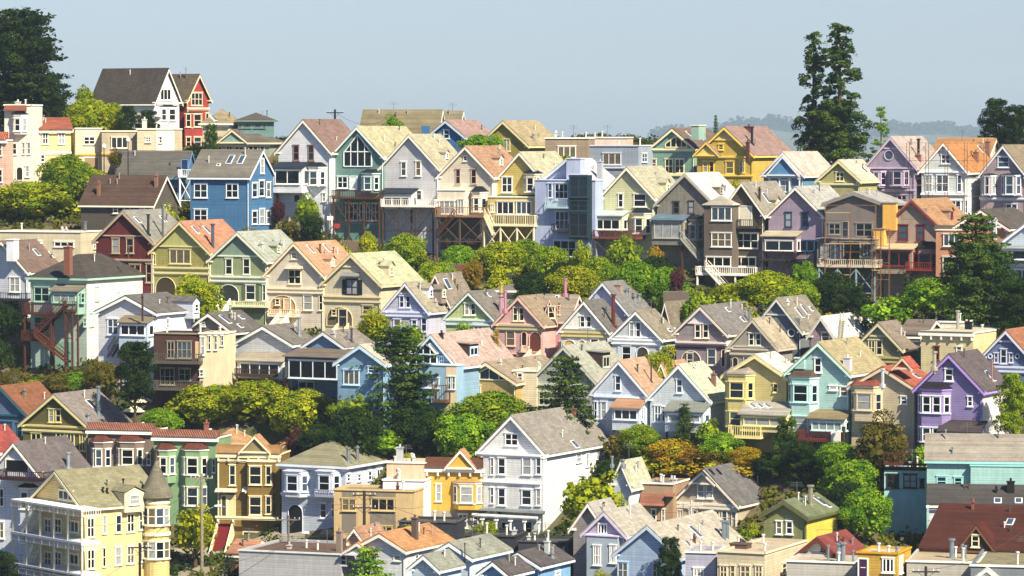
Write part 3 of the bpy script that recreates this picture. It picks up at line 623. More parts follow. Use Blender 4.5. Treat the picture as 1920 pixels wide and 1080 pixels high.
# ---------------------------------------------------------------- row of tall deck houses
house('L34', 212, 345, 420, 331, 286, 24, 'E', '406890', '65625e', 'blue house wing with long grey roof left of bright blue house', 'w2 320,350,334,372;k 334,318,360,330,1.6,#dfe4ea,#dfe4ea;D 341,300,352,318,#1c2c50', yaw=-16, trim='5a86b8')
house('B-14', 357, 467, 450, 331, 284, 46, 'E', '2f689e', '77736a', 'bright blue house with grey roof and white gable end', 'w2 364,344,389,371;w2 424,344,447,371;w2 364,392,389,416;r1 488,297,495,325;r1 472,342,482,370;r1 499,342,507,370;r1 472,395,482,420;r1 499,395,507,420;r1 485,338,495,368;r1 486,392,496,420;y 432,300,.9,1.9;y 453,300,.9,1.9;y 410,310,.6,.6', yaw=-20, trim='dfe6ee')
house('L', 152, 287, 470, 383, 332, 46, 'E', '4e463e', '5c4438', 'brown roofed house with white gable end facing right', 'w 212,386,222,400;w 233,386,245,400;w 262,386,272,398;c 185,366,22,6,#a06038;c 293,350,20,6,#a06a40;r2 306,385,318,402', yaw=-22, trim='e8e0d0')
house('L-12', -10, 151, 500, 433, 433, 40, 'F', 'c8bc98', 'bcae94', 'long low flat roofed cream building among round trees', 'w3 102,453,139,463;w2 64,452,79,456;c 112,433,6,4,#e0dccc;c 104,433,6,4,#e0dccc;C 171,433,20,6,#b8c0c4;C 187,433,20,6,#b8c0c4;r1 175,450,179,466', yaw=-20)
house('B-2', 522, 620, 425, 284, 227, 66, 'G', 'dfe4ec', '8a6c62', 'white gabled house with mauve brown roof and porch', 'w 550,272,561,301,#8a6c62;w 578,272,589,301,#8a6c62;p2 512,305,566,362,316,2.2,319,345,#e4e8ee,#28364c;b 576,304,612,350,321,347;D 552,366,562,378;w 604,362,611,378;s 563,350,578,372,1.6,#e4e8ee', group='tall row with rear decks')
house('B-1', 623, 719, 470, 293, 240, 88, 'G', '5d8a82', 'b4ac80', 'teal green gabled house with big pointed gable window', 'v 645,252,697,312,.42,.46;w2 633,330,652,353;d 657,331,669,356,#d8e0e0;b 678,317,713,362,331,356;k 622,357,712,371,2.4;n 644,380,714,418,#3f524c;w3 648,381,671,414;w3 674,381,694,414,1;w2 697,381,712,414', trim='dce8e8', group='tall row with rear decks')
house('B-1', 716, 822, 475, 314, 255, 56, 'G', 'c9c9cf', 'b0aa88', 'pale grey house with high white deck on steel braces', 'w 752,303,762,330;w 779,302,790,330;p3 715,354,772,393,363,1.6,370,388,#d4d8de,#2c3a48;d 782,358,790,373;k 714,374,813,386,2.6,#e6e2d8,#40342e;m 838,300,1.0,1.4', group='tall row with rear decks')
house('B-1', 824, 925, 480, 330, 277, 64, 'G', 'd9cdb2', 'b08460', 'cream house with orange roof and tall brown deck', 'w 869,292,876,302;w 854,317,864,345,#b89c88;w 883,317,894,345,#b89c88;x 820,357,872,404,1.6,#ddd0b4;o 1.7;w3 823,376,853,402;w2 858,374,870,402;o 0;b 884,349,914,400,371,396;k 816,388,906,405,3.4,#8a6a50,#54443a;n 826,408,900,470,#6a5c50;k 836,448,890,452,2.4,#54443a;s 852,405,820,442,3.4;m 940,312,1.2,1.6', group='tall row with rear decks')
house('B', 928, 1024, 490, 343, 288, 64, 'G', 'c6ac46', 'b6b28e', 'mustard yellow house with white balustrade deck', 'w2 941,332,961,361;b 983,319,1017,363,332,359;x 914,370,1004,404,2.4,#c8b050;T 912,365,1006,373,#3c6c60;o 2.45;w2 920,383,927,398;w3 932,377,964,402;w3 968,377,997,402;o 0;k 904,403,1002,422,4.2,#e6dcb8,#ddd4b4;s 908,404,924,440,4.4,#e6dcb8', group='tall row with rear decks')
house('B-1', 1006, 1122, 490, 350, 301, 44, 'G', '9aa8cc', 'ccccd2', 'blue grey modern house with dark glass stair tower', 'x 1003,338,1116,486,2.6,#93a3cc;o 2.6;x 1067,328,1103,448,1.2,#10242e;w2 1068,330,1102,372,6,#27404a;w 1027,344,1036,371;w3 1040,344,1066,375;K 1022,372,1066,388,1.2,#a8c0c8;w3 1041,396,1067,430;K 1034,420,1080,432,1.2,#2a2e38;w3 1068,398,1100,444,1,#27404a;o 3.8;w2 1068,332,1102,370,6,#27404a;w2 1068,376,1102,396,1,#27404a;w2 1068,400,1102,444,1,#27404a;o 2.6;w3 1038,450,1080,482;c 1125,338,34,10,#b8c0d0;o 0;x 1062,298,1088,345,1.5,#9aa8cc', trim='c4cce0', group='tall row with rear decks')
house('B-1', 1128, 1226, 492, 370, 316, 62, 'G', 'cccb93', 'b0ac8c', 'pale yellow green house with bay window and red deck', 'w 1159,363,1169,389;w 1188,363,1212,388;p3 1112,396,1166,434,405,2.0,411,430,#dcdcb0,#b8c4c8;b 1185,389,1222,440,409,437;k 1112,432,1192,446,3.2,#6a3a30,#4a3a30;m 1252,360,1.2,1.7', group='tall row with rear decks')
house('B-1', 1232, 1340, 500, 383, 328, 60, 'G', '7a7468', 'd0ccc6', 'unpainted weathered wood house with white roof', 'w 1262,377,1274,401,#4c4a48;w 1291,376,1302,400,#4c4a48;p3 1222,403,1280,460,413,2.0,416,446,#7c7a70,#5a7890;b 1289,402,1320,462,420,448;s 1276,446,1312,488,2.2,#a0a098;m 1352,366,1.2,1.5', style='worn', trim='a8a49c', group='tall row with rear decks')
house('B-2', 1352, 1432, 545, 401, 345, 62, 'G', '4f463e', '968e80', 'dark brown shingled house with three storey bay tower', 'x 1320,384,1373,545,2.2,#564c44;P 1320,366,1373,385,2.2,#b0a898;d 1386,387,1409,424,#cfcab8;K 1382,412,1424,426,1.2,#3a3430;o 2.2;w3 1334,388,1372,414;w3 1334,436,1372,463;w3 1324,481,1371,500,2;o 0;w3 1380,437,1422,466;w3 1376,481,1418,500,2;k 1304,500,1416,515,3.6,#e8e4dc,#e8e4dc;s 1322,502,1362,546,3.8,#e8e4dc;y 1436,372,.8,1.8;c 1424,376,20,4,#4a3a34;m 1458,392,1.4,1.6,#c8b07c', group='tall row with rear decks')
house('B-2', 1441, 1545, 548, 405, 353, 60, 'G', '9a86a0', 'a8a8a0', 'dusty lilac house with dark blue window frames', 'w 1472,398,1485,426,#203c5c;w 1503,398,1516,426,#203c5c;p2 1430,434,1492,474,443,1.8,450,470,#8c7890,#c0b490;w3 1500,450,1540,472,#305880;k 1424,471,1524,488,3.4,#2c2a2e,#2c2a2e', group='tall row with rear decks')
house('B-3', 1548, 1656, 565, 383, 363, 40, 'G', '6a6460', 'a8a6a2', 'grey house under renovation with orange exposed sheathing', 'w2 1554,418,1576,440;d 1580,416,1590,448;w2 1605,418,1636,444,1;x 1532,448,1640,498,2.6,#6a645e;o 2.65;w2 1538,458,1554,484;w2 1556,456,1576,488,3;D 1583,454,1612,490;w2 1619,456,1634,482,3;o 0;k 1532,486,1642,499,4.4,#c8bca8,#7a98a0;x 1655,381,1680,432,.6,#e0a024;x 1638,430,1657,472,1.2,#e0a024', trim='8c8680', style='stucco', group='tall row with rear decks')
house('B-3', 1657, 1765, 550, 429, 377, 64, 'G', 'a8907c', 'b08050', 'tan house with maroon window frames and orange roof', 'w 1684,422,1703,450,#6a2028;w 1719,422,1734,450,#6a2028;n 1690,390,1738,412,#8c7a6c;p3 1642,458,1710,514,467,2.0,472,498,#a08870,#e0b888;b 1717,452,1760,504,477,498;k 1698,492,1768,506,3.0,#7a2c22,#3a2620;m 1784,412,1.4,1.6', trim='7a2830', group='tall row with rear decks')
house('B-4', 1790, 1890, 560, 428, 396, 60, 'G', 'c8845c', '5c5450', 'terracotta house with grey roof partly behind tall conifer', 'x 1755,432,1816,520,2.2,#c88058;T 1753,422,1818,432,#5c5450;o 2.25;w3 1769,438,1800,462;w3 1768,481,1812,509;y 1864,420,.9,1.9;c 1880,432,18,6,#e8e4dc', trim='e8dccc', group='tall row with rear decks')
house('B-6', 1872, 1985, 575, 462, 418, 40, 'G', 'b8cce0', '98a0a8', 'pale blue house with enclosed veranda at right edge', 'p4 1866,460,1980,490,466,2.2,468,486,#c8d8e8,#a0a8b0;w3 1890,505,1930,530;t 496', trim='e4ecf4', group='tall row with rear decks')
# ---------------------------------------------------------------- street of victorians across the middle
VG = 'victorian houses across the middle of the slope'
house('D-4', -40, 52, 615, 508, 455, 92, 'G', 'c4ccdc', '7a6258', 'bluish white house with brown roof and dark balcony at left edge', 'w2 18,520,38,548;d 20,560,36,580,#28384c;k -40,548,50,562,2.6,#1c2028,#1c2028;x 12,450,26,490,1.2,#d8dce4;y 68,474;y 98,478', group=VG)
house('E6', 57, 162, 700, 522, 476, 112, 'H', 'a4bcae', '4e4844', 'three storey seafoam house with dark hip roof and zigzag stairs', 'R #efe9da;w2 64,538,93,566;p3 96,534,146,590,546,1.6,551,567,#8cb8a4,#8a8070;r 178,538,185,564;r 219,549,224,563;r 151,549,158,568;r 167,588,175,612;r 156,596,161,612;k 42,568,96,588,2.4,#4a241c,#4a241c;s 120,572,70,625,2.6,#4a241c;K 40,620,66,636,2.6,#4a241c;s 64,628,124,678,3.0,#5a2c1c;k 118,566,136,582,2.6,#4a241c;w2 64,594,94,620;n 92,640,140,690,#6f9c8c;c 128,498,34,13,#a05028', trim='9cc4b0', group=VG)
house('D', 180, 286, 560, 452, 398, 74, 'G', '5c1c20', '8c8a80', 'dark maroon victorian gable with grey roof and flues', 'R #e8e2d0;g 442,#561a1e;w 210,446,224,475;w 237,446,251,475;t 487;w2 243,496,264,520;w 274,495,286,530;y 257,413,.6,1.3;y 305,411,.6,1.3;C 278,440,36,5,#3c3c40;C 306,444,58,4,#6c7478;c 262,468,2,2', trim='b09c84', group=VG)
house('D', 286, 393, 580, 472, 418, 76, 'G', '97913c', 'bc7c54', 'olive green victorian with orange roof and triple attic window', 'R #ece4d0;g 462,#a0a050;w3 318,468,358,495;w 288,478,292,496;t 502,512;a 292,519,330,556,#3a3020;C 405,470,48,6,#5c6478;y 366,432,.6,1.5;y 388,432,.7,1.5', trim='cfc696', group=VG)
house('D', 395, 500, 605, 488, 438, 76, 'G', '8a9a68', 'a4aa9c', 'sage green victorian with dark pediment and pale roof', 'R #e8e4cc;g 480,#6c8474;w 423,485,436,515;w 456,485,469,515;t 519,527;a 410,533,448,566,#2a3028;w 461,534,479,563;u 461,534,479,563,#55604c;w 492,534,500,564;K 434,565,500,574,.8,#d8d8b8;n 432,577,500,588,#6c7040;S 418,566,430,600,3.2;c 490,466,8,7,#c8c8c0;C 512,462,10,3;m 522,476,1.0,1.4', trim='d8dcc8', group=VG)
house('D', 500, 607, 620, 515, 458, 74, 'G', 'dccdb4', 'c58f66', 'cream victorian with arched porch and orange roof', 'w 546,473,557,486;w2 541,505,565,533;T 537,498,569,504,#d8c8a8;t 541,548;a 506,553,555,590,#b08c68;o .1;w 516,560,525,572;d 533,561,544,580,#c8ac88;o 0;K 503,580,556,592,.6,#e4d8c0;w 569,553,586,582,4;w 598,553,606,582,1;S 528,590,542,615,3.0;y 582,468,.5,1.5;y 612,466,.5,1.5;C 600,474,14,3,#5a4438;m 624,502,1.1,1.5', trim='e6d9bc', group=VG)
house('D', 607, 714, 640, 532, 479, 78, 'G', 'cfc3a0', 'b9ba8c', 'beige victorian with black shuttered attic window', 'g 500,#c4b890;T 643,510,675,518,#8c8c90;w2 649,524,672,553,#20242c;u 649,524,672,553,#14181f;t 556,565;a 613,575,661,612,#5c5444;o .1;d 636,580,650,612,#1c2430;w 622,580,631,592;o 0;S 636,612,652,632,2.4;w 680,572,700,590;m 734,520,1.4,2.0', trim='d4c6a0', group=VG)
house('D-2', 722, 802, 650, 582, 533, 34, 'G', 'b9bcdc', 'a29a80', 'lavender victorian with golden fan ornament in gable', 'g 550,#c89a30;w 749,555,758,577;w 761,555,770,577;t 585,592;w 738,598,752,622;w 772,600,782,616;w 790,594,800,622;m 808,560,1.2,1.8,#e8e4f0;c 832,590,24,6,#d8b8c8', trim='d4d8ee', group=VG)
house('D4', 792, 846, 640, 572, 517, 44, 'G', '8a7c68', '8c8070', 'grey brown roof rising behind the lavender victorian', 'y 838,533,1.0,1.6;m 832,560,1.2,1.6', yaw=-30, group=VG)
house('D-2', 836, 926, 660, 597, 550, 42, 'G', 'b9cc80', '7a746c', 'pale lime and white victorian with dark roof', 'w 871,568,880,591,#e8ecdc;w 883,568,892,591,#e8ecdc;t 600,608;w2 888,606,906,630,4;a 917,606,927,632;n 908,608,914,640,#d8d070;C 942,590,34,8,#d0a8b8;y 916,554,.5,.8', trim='cfdcd8', group=VG)
house('D-2', 930, 1018, 690, 607, 559, 42, 'G', 'd4a09c', '9a8468', 'pink victorian with gabled dormer and arched porch', 'g 608,#cc9490,#e0b0a8;w 962,577,971,602,#e8dcc0;w 974,577,983,602,#e8dcc0;t 610,617,#b8ae88;w 949,620,966,649;a 978,622,988,648;a 993,622,1015,660,#5c3028;S 998,662,1012,680,3.2;K 977,650,990,658,.5,#e0c8b0;w 960,664,970,676;C 947,583,36,6,#d090a0', trim='dcb8a8', group=VG)
house('D2', 1010, 1066, 690, 600, 556, 16, 'E', 'd08c94', 'a0907c', 'pink side wing with round headed dormer beside pink victorian', 'G 1022,562,1048,600,2,#d08c94,#9a8468;w 1050,640,1058,660;o .75;w 1028,574,1041,597,#e8dcc0;o 0;a 1022,624,1032,650;w 1046,574,1050,590;C 1060,552,28,6,#d090a0;y 1044,560,.5,.9', trim='e0c0b4', group=VG)
house('D-2', 1052, 1142, 695, 620, 567, 30, 'G', 'cfd4cc', '6e6a66', 'white victorian with scalloped gable and arched loggia', 'g 616,#d4d8d0,#a8ae90;w 1088,592,1097,614;w 1100,592,1109,614;t 623,630,#c8bc84;a 1057,637,1079,655,#c0a060;a 1085,637,1098,655,#c0a060;w 1107,635,1123,650;a 1136,634,1142,660;C 1152,612,58,7,#7a3a34;S 1090,655,1104,690,2.0', trim='dfe4e4', group=VG)
house('D8', 1086, 1178, 680, 586, 532, 68, 'G', 'aebfe0', '7e7c7c', 'large pale blue house with grey roof behind white victorian', 'c 1160,545,10,12,#b8907c;C 1175,552,8,4;C 1190,565,9,6;C 1198,562,9,6;C 1182,535,12,3', trim='d4dcec', group=VG)
house('D-3', 1148, 1240, 700, 633, 586, 28, 'G', 'c6d0d8', '8e8470', 'white and grey victorian with shingled gable and double window', 'g 632,#aab4bc,#dce2e6;w 1180,604,1189,633;w 1192,604,1202,633;t 637,644;w 1166,649,1184,678;u 1166,649,1184,678,#c0ccd8;a 1194,650,1216,690,#403830;y 1255,620,.8,.6;r 1252,650,1258,668', trim='e2e6ea', group=VG)
house('D8', 1238, 1260, 660, 612, 570, 46, 'G', '6c5a4c', '867a68', 'plain brown roofed house tucked between two victorians', '', yaw=-30, group=VG)
house('D-3', 1268, 1362, 705, 624, 577, 80, 'G', '8c7f86', '7c7876', 'grey mauve victorian with purple lattice gable', 'R #ece6dc;g 606,#c8c0d8,#2c1a40;w 1303,608,1314,634,#e8dcc8;w 1318,608,1329,634,#e8dcc8;t 642;t 649,#3c2440;a 1278,657,1314,690,#4c4448;w 1326,653,1343,685;w 1288,662,1300,688,1;a 1353,655,1362,688;y 1392,600,.7,.9;C 1405,604,22,4,#8c98a8;y 1364,582,.6,.8', trim='d8ccc0', group=VG)
house('D-4', 1370, 1456, 715, 650, 601, 30, 'G', '90887a', 'aea084', 'stone grey victorian with brick patterned gable', 'g 650,#8a847c,#6a6866;w 1404,624,1414,648,#dfe0d0;w 1417,624,1427,648,#dfe0d0;t 655,664;w2 1394,668,1412,690;a 1374,670,1384,700;a 1430,668,1444,696', trim='b8b0a0', group=VG)
house('D5', 1414, 1502, 690, 618, 562, 50, 'G', '66707c', '8c8474', 'slate blue house with round attic window', 'q 1484,624,7;g 590,#5c6672,#7c8894;y 1498,587,.6,1.7;y 1508,582,.6,1.7;y 1520,580,.6,.8;n 1425,595,1500,618,#5c6672;c 1476,570,4,6,#e8e4dc', trim='c8ccc8', group=VG)
house('D2', 1520, 1562, 690, 628, 597, 88, 'G', '8c7a84', 'd2d4ce', 'white roofed cottage with scaffolded little gable', 'w 1540,622,1556,640;C 1612,632,38,6,#58606c;C 1606,636,24,3;y 1604,620,.6,.8;s 1572,640,1576,600,3,#b0a898', trim='c8c4c0', group=VG)
house('D-3', 1606, 1690, 700, 652, 608, 32, 'G', '88865a', '8c7c6c', 'olive victorian with carved gable and wide double window', 'g 630,#8f9064,#a8a880;w2 1628,637,1641,666;w 1643,637,1655,666;t 670,678,#a8a070', trim='cfc4a0', group=VG)
house('D2', 1688, 1734, 690, 628, 603, 34, 'E', '6a7078', '7c6c60', 'dark grey house with pyramid roof left of the cream flat house', 'w 1726,635,1733,650', yaw=-20, group=VG)
house('D-3', 1727, 1825, 705, 622, 622, 78, 'M', 'd8c88c', 'c8c0a0', 'flat roofed cream house with bracketed cornice', 'w 1751,650,1762,675,#7a4038;w 1793,650,1804,663;c 1795,622,18,12,#1c1c20;C 1774,690,38,6,#b8b4ac', group=VG)
house('D10', 1722, 1812, 640, 602, 602, 20, 'F', 'd8d4c4', 'dcd8cc', 'pale flat roof with black chimney behind cream house', 'C 1800,602,6,3', yaw=-18)
house('D-3', 1845, 1930, 720, 668, 622, 60, 'G', '5f6f9c', 'a4643c', 'blue victorian with swirling white gable ornament and orange roof', 'g 640,#5c6c98,#c8d0e0;w 1864,662,1872,680;w 1876,655,1888,682;w 1892,662,1900,680;t 688,696;q 1857,668,4;q 1908,668,4', trim='c8d0e4', group=VG)
# ---------------------------------------------------------------- rear gardens row
EG = 'houses of the lower middle rows'
house('E-10', 184, 293, 690, 586, 557, 72, 'G', 'd9dde4', '6c6866', 'white house with blue shaded gable and small sunroom', 'w2 202,598,222,628;p3 223,592,276,660,605,1.8,608,628,#b4cce4,#8c7c60;c 270,584,26,3,#5a3830;m 368,588,1.6,2.0,#c8d4e8;s 202,668,216,645,1.6,#2c2c34;r 312,598,316,618', trim='e4e8ec', group=EG)
house('E-14', 288, 374, 750, 624, 624, 18, 'F', '3e2620', 'a89a80', 'dark brown modern house with glass balconies and orange chairs', 'w2 313,640,328,672,1;w3 332,640,360,672;K 286,663,372,680,1.6,#4c4a44;n 366,640,374,672,#c8a070;w3 300,690,328,722;w2 335,690,358,714;K 288,714,372,730,1.6,#4c4a44', style='stucco', trim='8c8474', yaw=-16, group=EG)
house('E-13', 374, 420, 720, 624, 624, 6, 'F', 'cdbd94', 'c8bc9c', 'beige modern wing with tall narrow windows', 'w 376,632,384,666;w 391,630,395,656;w 403,630,407,656;w 415,630,419,648;w 374,694,382,706,3', style='stucco', yaw=-12, group=EG)
house('E', 350, 437, 690, 622, 590, 56, 'G', '6b655e', '67625f', 'grey gabled house with skylights between roofs', 'w 379,604,385,612;y 422,600,.8,1.9;y 452,596,.7,.9;y 450,612,.7,.9;c 434,596,8,5,#c8c8c4;w 424,628,429,656;w2 440,640,446,660', trim='dcdad4', group=EG)
house('E-4', 443, 548, 720, 645, 614, 46, 'G', 'b8bfc8', '77726a', 'pale grey gabled house with glazed sunroom and railing', 'w 497,620,503,628;p4 444,660,530,712,676,2.2,680,704,#dcdcd4,#a89c88;C 561,630,34,6,#a8b0b4;k 440,692,506,704,4.2,#3c2c28,#5a4a3c;c 586,645,3,3', trim='d4dae0', group=EG)
house('E-6', 572, 645, 730, 650, 625, 54, 'G', '5c86b4', '8a8076', 'blue gabled house with flat brown sunroom roof in front', 'p4 534,652,640,712,668,4.0,674,708,#4a4c50,#7a6c60;C 660,642,24,4,#5a5660;C 652,640,16,3;c 626,632,6,6,#c8c8c8;w2 560,714,590,740', trim='cfd8e4', group=EG)
house('E-16', 633, 722, 735, 682, 650, 28, 'G', '6c9cc0', 'c4bca8', 'bright blue cottage with cream window left of big conifer', 'w3 644,692,674,722,5;w2 690,686,712,700', trim='b8d4ec', group=EG)
house('E-8', 764, 856, 800, 684, 630, 106, 'G', '78a4c4', 'b89c90', 'blue house with wide pink roof and glazed gable', 'v 768,640,820,684,.5,.45;w2 824,668,832,684;x 786,684,856,800,1.8,#78a4c4;o 1.8;n 836,684,856,800,#dcc094;w 840,706,846,730;w 848,706,854,730;w3 792,708,824,728;K 810,722,836,752,1.2,#5a4430;o 0;y 812,655,.5,1.6;h 888,668,2.6,1.5;c 828,634,8,6,#2c2c34', trim='c8dcec', group=EG)
house('E-1', 860, 967, 790, 716, 682, 102, 'G', 'b8954e', '9c8a70', 'tan house with row of tapering windows under the gable', 'v 882,688,954,713,.22;w3 869,722,902,740,4;c 938,684,5,5,#d8d4cc', trim='dccfb0', group=EG)
house('E2', 1000, 1118, 800, 715, 652, 74, 'G', '9fa49c', 'a3a596', 'grey green gabled house behind layered pine', 'h 1136,690,2.4,1.9;t 722;w2 1010,735,1030,760', trim='b8bcb0', group=EG)
house('E-2', 1110, 1215, 845, 739, 679, 44, 'G', 'c0d0ea', 'bc9474', 'bluish white house with salmon roof and hanging porch', 'w 1153,704,1165,733;w 1126,753,1138,785;w 1114,753,1120,785;t 744;p3 1148,747,1199,808,765,2.0,767,786,#c4d4e8,#b8845c;C 1221,716,40,3,#5c4a48;r 1205,765,1209,790;o 2.0;o 0', trim='d6e0ee', group=EG)  # white house; the blue of skylit shade is put into its wall colour
house('E6', 1222, 1262, 800, 735, 683, 40, 'G', 'd0c4b4', 'c8946c', 'second salmon ridge behind the bluish white house', '', group=EG)
house('E-2', 1219, 1330, 850, 748, 687, 42, 'G', 'c4d4e0', 'bcc2a4', 'white house with pale green roof and weathered lean-to', 'w 1268,711,1280,737;w2 1227,760,1240,791;w 1242,762,1247,790;p1 1247,752,1318,812,771,2.2,776,790,#c0d0e4,#848c84;c 1338,722,20,8,#9c6444;d 1221,812,1234,840,#3c4450;q 1286,714,2', trim='dae2ea', group=EG)
house('E-2', 1360, 1475, 870, 706, 668, 34, 'G', 'c9b866', 'd0ccc4', 'butter yellow house with hipped bay and wedge porch', 'b 1360,687,1415,800,714,745,769,797;w 1450,720,1459,736;p3 1388,752,1474,812,777,2.4,781,797,#d4c880,#a8a498;K 1366,798,1425,820,3.0,#dcd090;y 1410,762,.6,.9;y 1424,762,.6,.9;y 1438,762,.6,.9;y 1480,680,.6,1.0', trim='e0d494', cap='a09488', group=EG)
house('E-2', 1479, 1592, 870, 699, 645, 70, 'G', '9fd2cc', 'aa9c6c', 'mint green house with khaki roof and white chimney', 'w 1527,671,1541,699,#f4f4f0;b 1479,692,1535,830,720,752,778,806;w 1555,724,1570,732,#f4f4f0;w 1575,725,1590,743,#f4f4f0;p4 1517,768,1583,800,785,1.8,790,806,#d4e4e4,#8c7c54;k 1494,808,1556,826,4.0,#5a2420,#3a2420;c 1601,702,30,14,#dcdce4;x 1490,672,1508,692,.3;o 3.8;n 1558,808,1576,850,#e8e4d8', trim='bfe4de', cap='5c4c40', group=EG)
house('E-2', 1597, 1715, 872, 727, 691, 46, 'G', 'c6b48c', 'b05438', 'beige house with bright red roof and red capped bay', 'b 1597,709,1655,790,735,767;w 1689,742,1701,758,#f0ece4;w 1664,832,1676,850;C 1655,722,28,6,#dcdcdc;y 1718,706,.8,1.0;G 1680,672,1712,690,1.2,#c8442c,#bc4a30;n 1696,716,1704,840,#b8a888', trim='cfc4a8', cap='8c4030', group=EG)
house('E-2', 1720, 1842, 875, 730, 667, 50, 'G', '8674b4', '64585c', 'bright purple house with white framed bay and windows', 'R #ece6e0;w 1772,691,1787,715,#ececf4;b 1722,715,1783,830,740,772,800,826;w 1814,744,1824,762,#ececf4;p1 1762,788,1838,850,809,1.6,812,822,#8674b4,#4c4248;C 1752,690,28,7,#c4b8a8;y 1856,706,.7,1.7;C 1860,715,38,3,#c08c80', trim='a88cd8', win='ececf4', cap='2a2430', group=EG)
# ---------------------------------------------------------------- street facades low on the slope
FG = 'street facades low on the slope'
house('F4', -45, 52, 900, 777, 727, 68, 'G', '4e6a90', '8c5430', 'slate blue house with russet roof at left edge', 't 778,#1c5060;w2 -4,790,24,820;w 32,792,42,822;c 45,745,12,6,#8c7864', trim='2c5c70', group=FG)
house('F-14', -70, -2, 920, 845, 805, 30, 'G', '8c3a30', 'a03c34', 'red roofed house corner cut by the left edge', '', group=FG)
house('F', 43, 165, 930, 797, 742, 76, 'G', '5c5628', '877d7a', 'dark olive victorian with cream bargeboards and grey roof', 'w 91,767,102,792,#d0c890;w 104,767,115,792,#d0c890;t 799,#c8bc7c;t 808;w2 58,812,78,840;w2 105,810,122,838;w2 126,812,140,848;w2 149,812,161,846;y 172,760,.9,1.9;C 185,778,52,7,#8494a0;C 166,786,8,6;c 197,796,4,4,#e0dccc', trim='cfc68c', group=FG)
house('F-2', 165, 287, 960, 806, 793, 16, 'T', '6a5a50', 'a06048', 'brown stucco row house with red tile parapet and awnings', 'b 171,813,210,880,841,873;b 219,812,270,880,841,870;w 275,850,283,872', yaw=-14, cap='7c3c2c', style='stucco', group=FG)
house('F-4', 288, 408, 985, 819, 806, 14, 'T', '668c5c', 'a06048', 'green stucco row house with red tile parapet', 'b 293,828,330,905,856,887;b 341,827,391,960,856,888,911,946;w 398,860,404,886', yaw=-14, cap='7c3c2c', style='stucco', group=FG)
house('F4', 395, 452, 900, 832, 803, 8, 'H', 'd0c0a0', 'c08c50', 'orange tan hip roof behind the green row house', 'c 387,806,12,8,#b05030', yaw=-14)
house('F8', 480, 560, 910, 862, 823, 26, 'H', 'd8ccb0', 'c4884c', 'orange hip roof behind the ochre victorian', 'C 548,826,24,4,#d8d8d8', yaw=-20)
house('F-4', 409, 525, 1035, 850, 834, 6, 'M', '7c6020', '9c7030', 'ochre brown victorian with pediment and cream bay windows', 'G 453,818,507,847,1.2,#7c6c44,#c08c50;t 862;w 430,872,442,910;T 405,915,445,922,#e0d4b4;d 416,930,424,974,#3c3c38;d 428,930,440,974,#c8bc90;x 464,866,512,966,1.0;T 456,912,516,922,#dcd4c0;G 466,911,490,920,1.6,#dcd4c0,#dcd4c0;o 1.0;w 467,874,491,909,1;w 498,874,509,909,1;w 467,930,491,966,1;w 498,930,509,964,1;t 970;o 0;D 457,998,507,1030;w2 512,992,522,1024;S 412,978,436,1040,4.5,#6c1a20;n 408,868,411,970,#dcd0a8;n 514,868,525,975,#7c6020', trim='e0d4b0', yaw=-10, cap='e0d4b0', group=FG)
house('F-5', 528, 648, 1030, 873, 822, 95, 'H', 'b9c4dc', '8a8666', 'bluish white mansion with olive grey hip roof and arched entry', 'b 532,876,580,932,888,919;b 592,876,640,932,888,919;t 928;a 541,945,568,1010,#0e0e14;w 600,943,613,972;w 622,943,630,970;r 650,888,656,902;r 670,888,676,902;r 690,884,696,900;C 656,868,26,7,#8c9498;C 674,866,26,6,#8c9498;K 590,918,632,930,1.2,#8c94a8;r2 706,880,716,910', trim='d0d8e8', cap='b8c0d0', yaw=-27, group=FG)
house('F-12', 626, 776, 1035, 918, 918, 24, 'F', 'b89860', '94886a', 'tan modern flat block with broad ribbon windows', 'n 641,920,668,1000,#6c6454;n 694,920,742,1000,#6c6454;o .05;w2 641,934,668,958;w3 696,933,740,958;w3 700,985,736,1000;o 0;c 740,918,8,5', yaw=-14, style='stucco', trim='c0a878', group=FG)
house('F-4', 725, 798, 960, 866, 866, 12, 'F', 'd8a884', 'c8c4bc', 'peach stucco block behind the tan modern flat', 'c 746,866,28,12,#c0c8cc;n 728,900,750,916,#b83028;c 772,866,10,4,#e0e0e0', yaw=-12, style='stucco', group=FG)
house('F-7', 718, 796, 960, 899, 899, 10, 'F', 'eceae6', 'c8c0b0', 'low white parapet terrace beside the mustard house', 'n 744,902,746,916,#b83028', yaw=-12, style='stucco', name='roof_terrace', cat='terrace')
house('F-2', 800, 905, 1015, 877, 858, 8, 'M', 'c0920c', '6c4028', 'mustard yellow row house with gablet and white windows', 'G 838,845,892,877,1.2,#c0920c,#c08850;w 817,908,828,940,4;b 850,896,905,955,910,941;n 800,957,905,1015,#8c8474;w2 859,963,877,990,3;w 887,963,897,985,3;c 822,858,12,6,#c0c8cc;c 836,858,12,6,#c0c8cc', yaw=-10, cap='c0920c', style='stucco', group=FG)
house('F', 901, 1021, 1035, 847, 782, 122, 'G', 'dcdfe2', '8f8880', 'large white victorian with blue edged gable and grey roof', 'w2 947,812,972,836,1;x 906,855,1018,960,1.0;o 1.0;w 920,859,926,890;w 934,858,948,890;w 979,858,997,891;w 1005,859,1015,890;w 920,915,926,944;w 934,915,948,948;w 978,917,997,948;w 1005,917,1014,948;t 852,904;T 898,951,1022,962,#7c8890;o 1.8;i5 906,972,1012,1012;t 968;o 0;G 918,952,938,962,3,#dcdfe2,#7c8890;d 984,978,997,1008;w 918,978,930,1006;w 940,978,952,1006;r 1080,850,1090,866;r 1098,850,1104,874;r 1118,854,1120,860;r 1131,853,1133,859;y 1077,834,.9,1.2;c 1074,777,10,12,#8c4c38', trim='e6e8ea', cap='8c949c', group=FG)
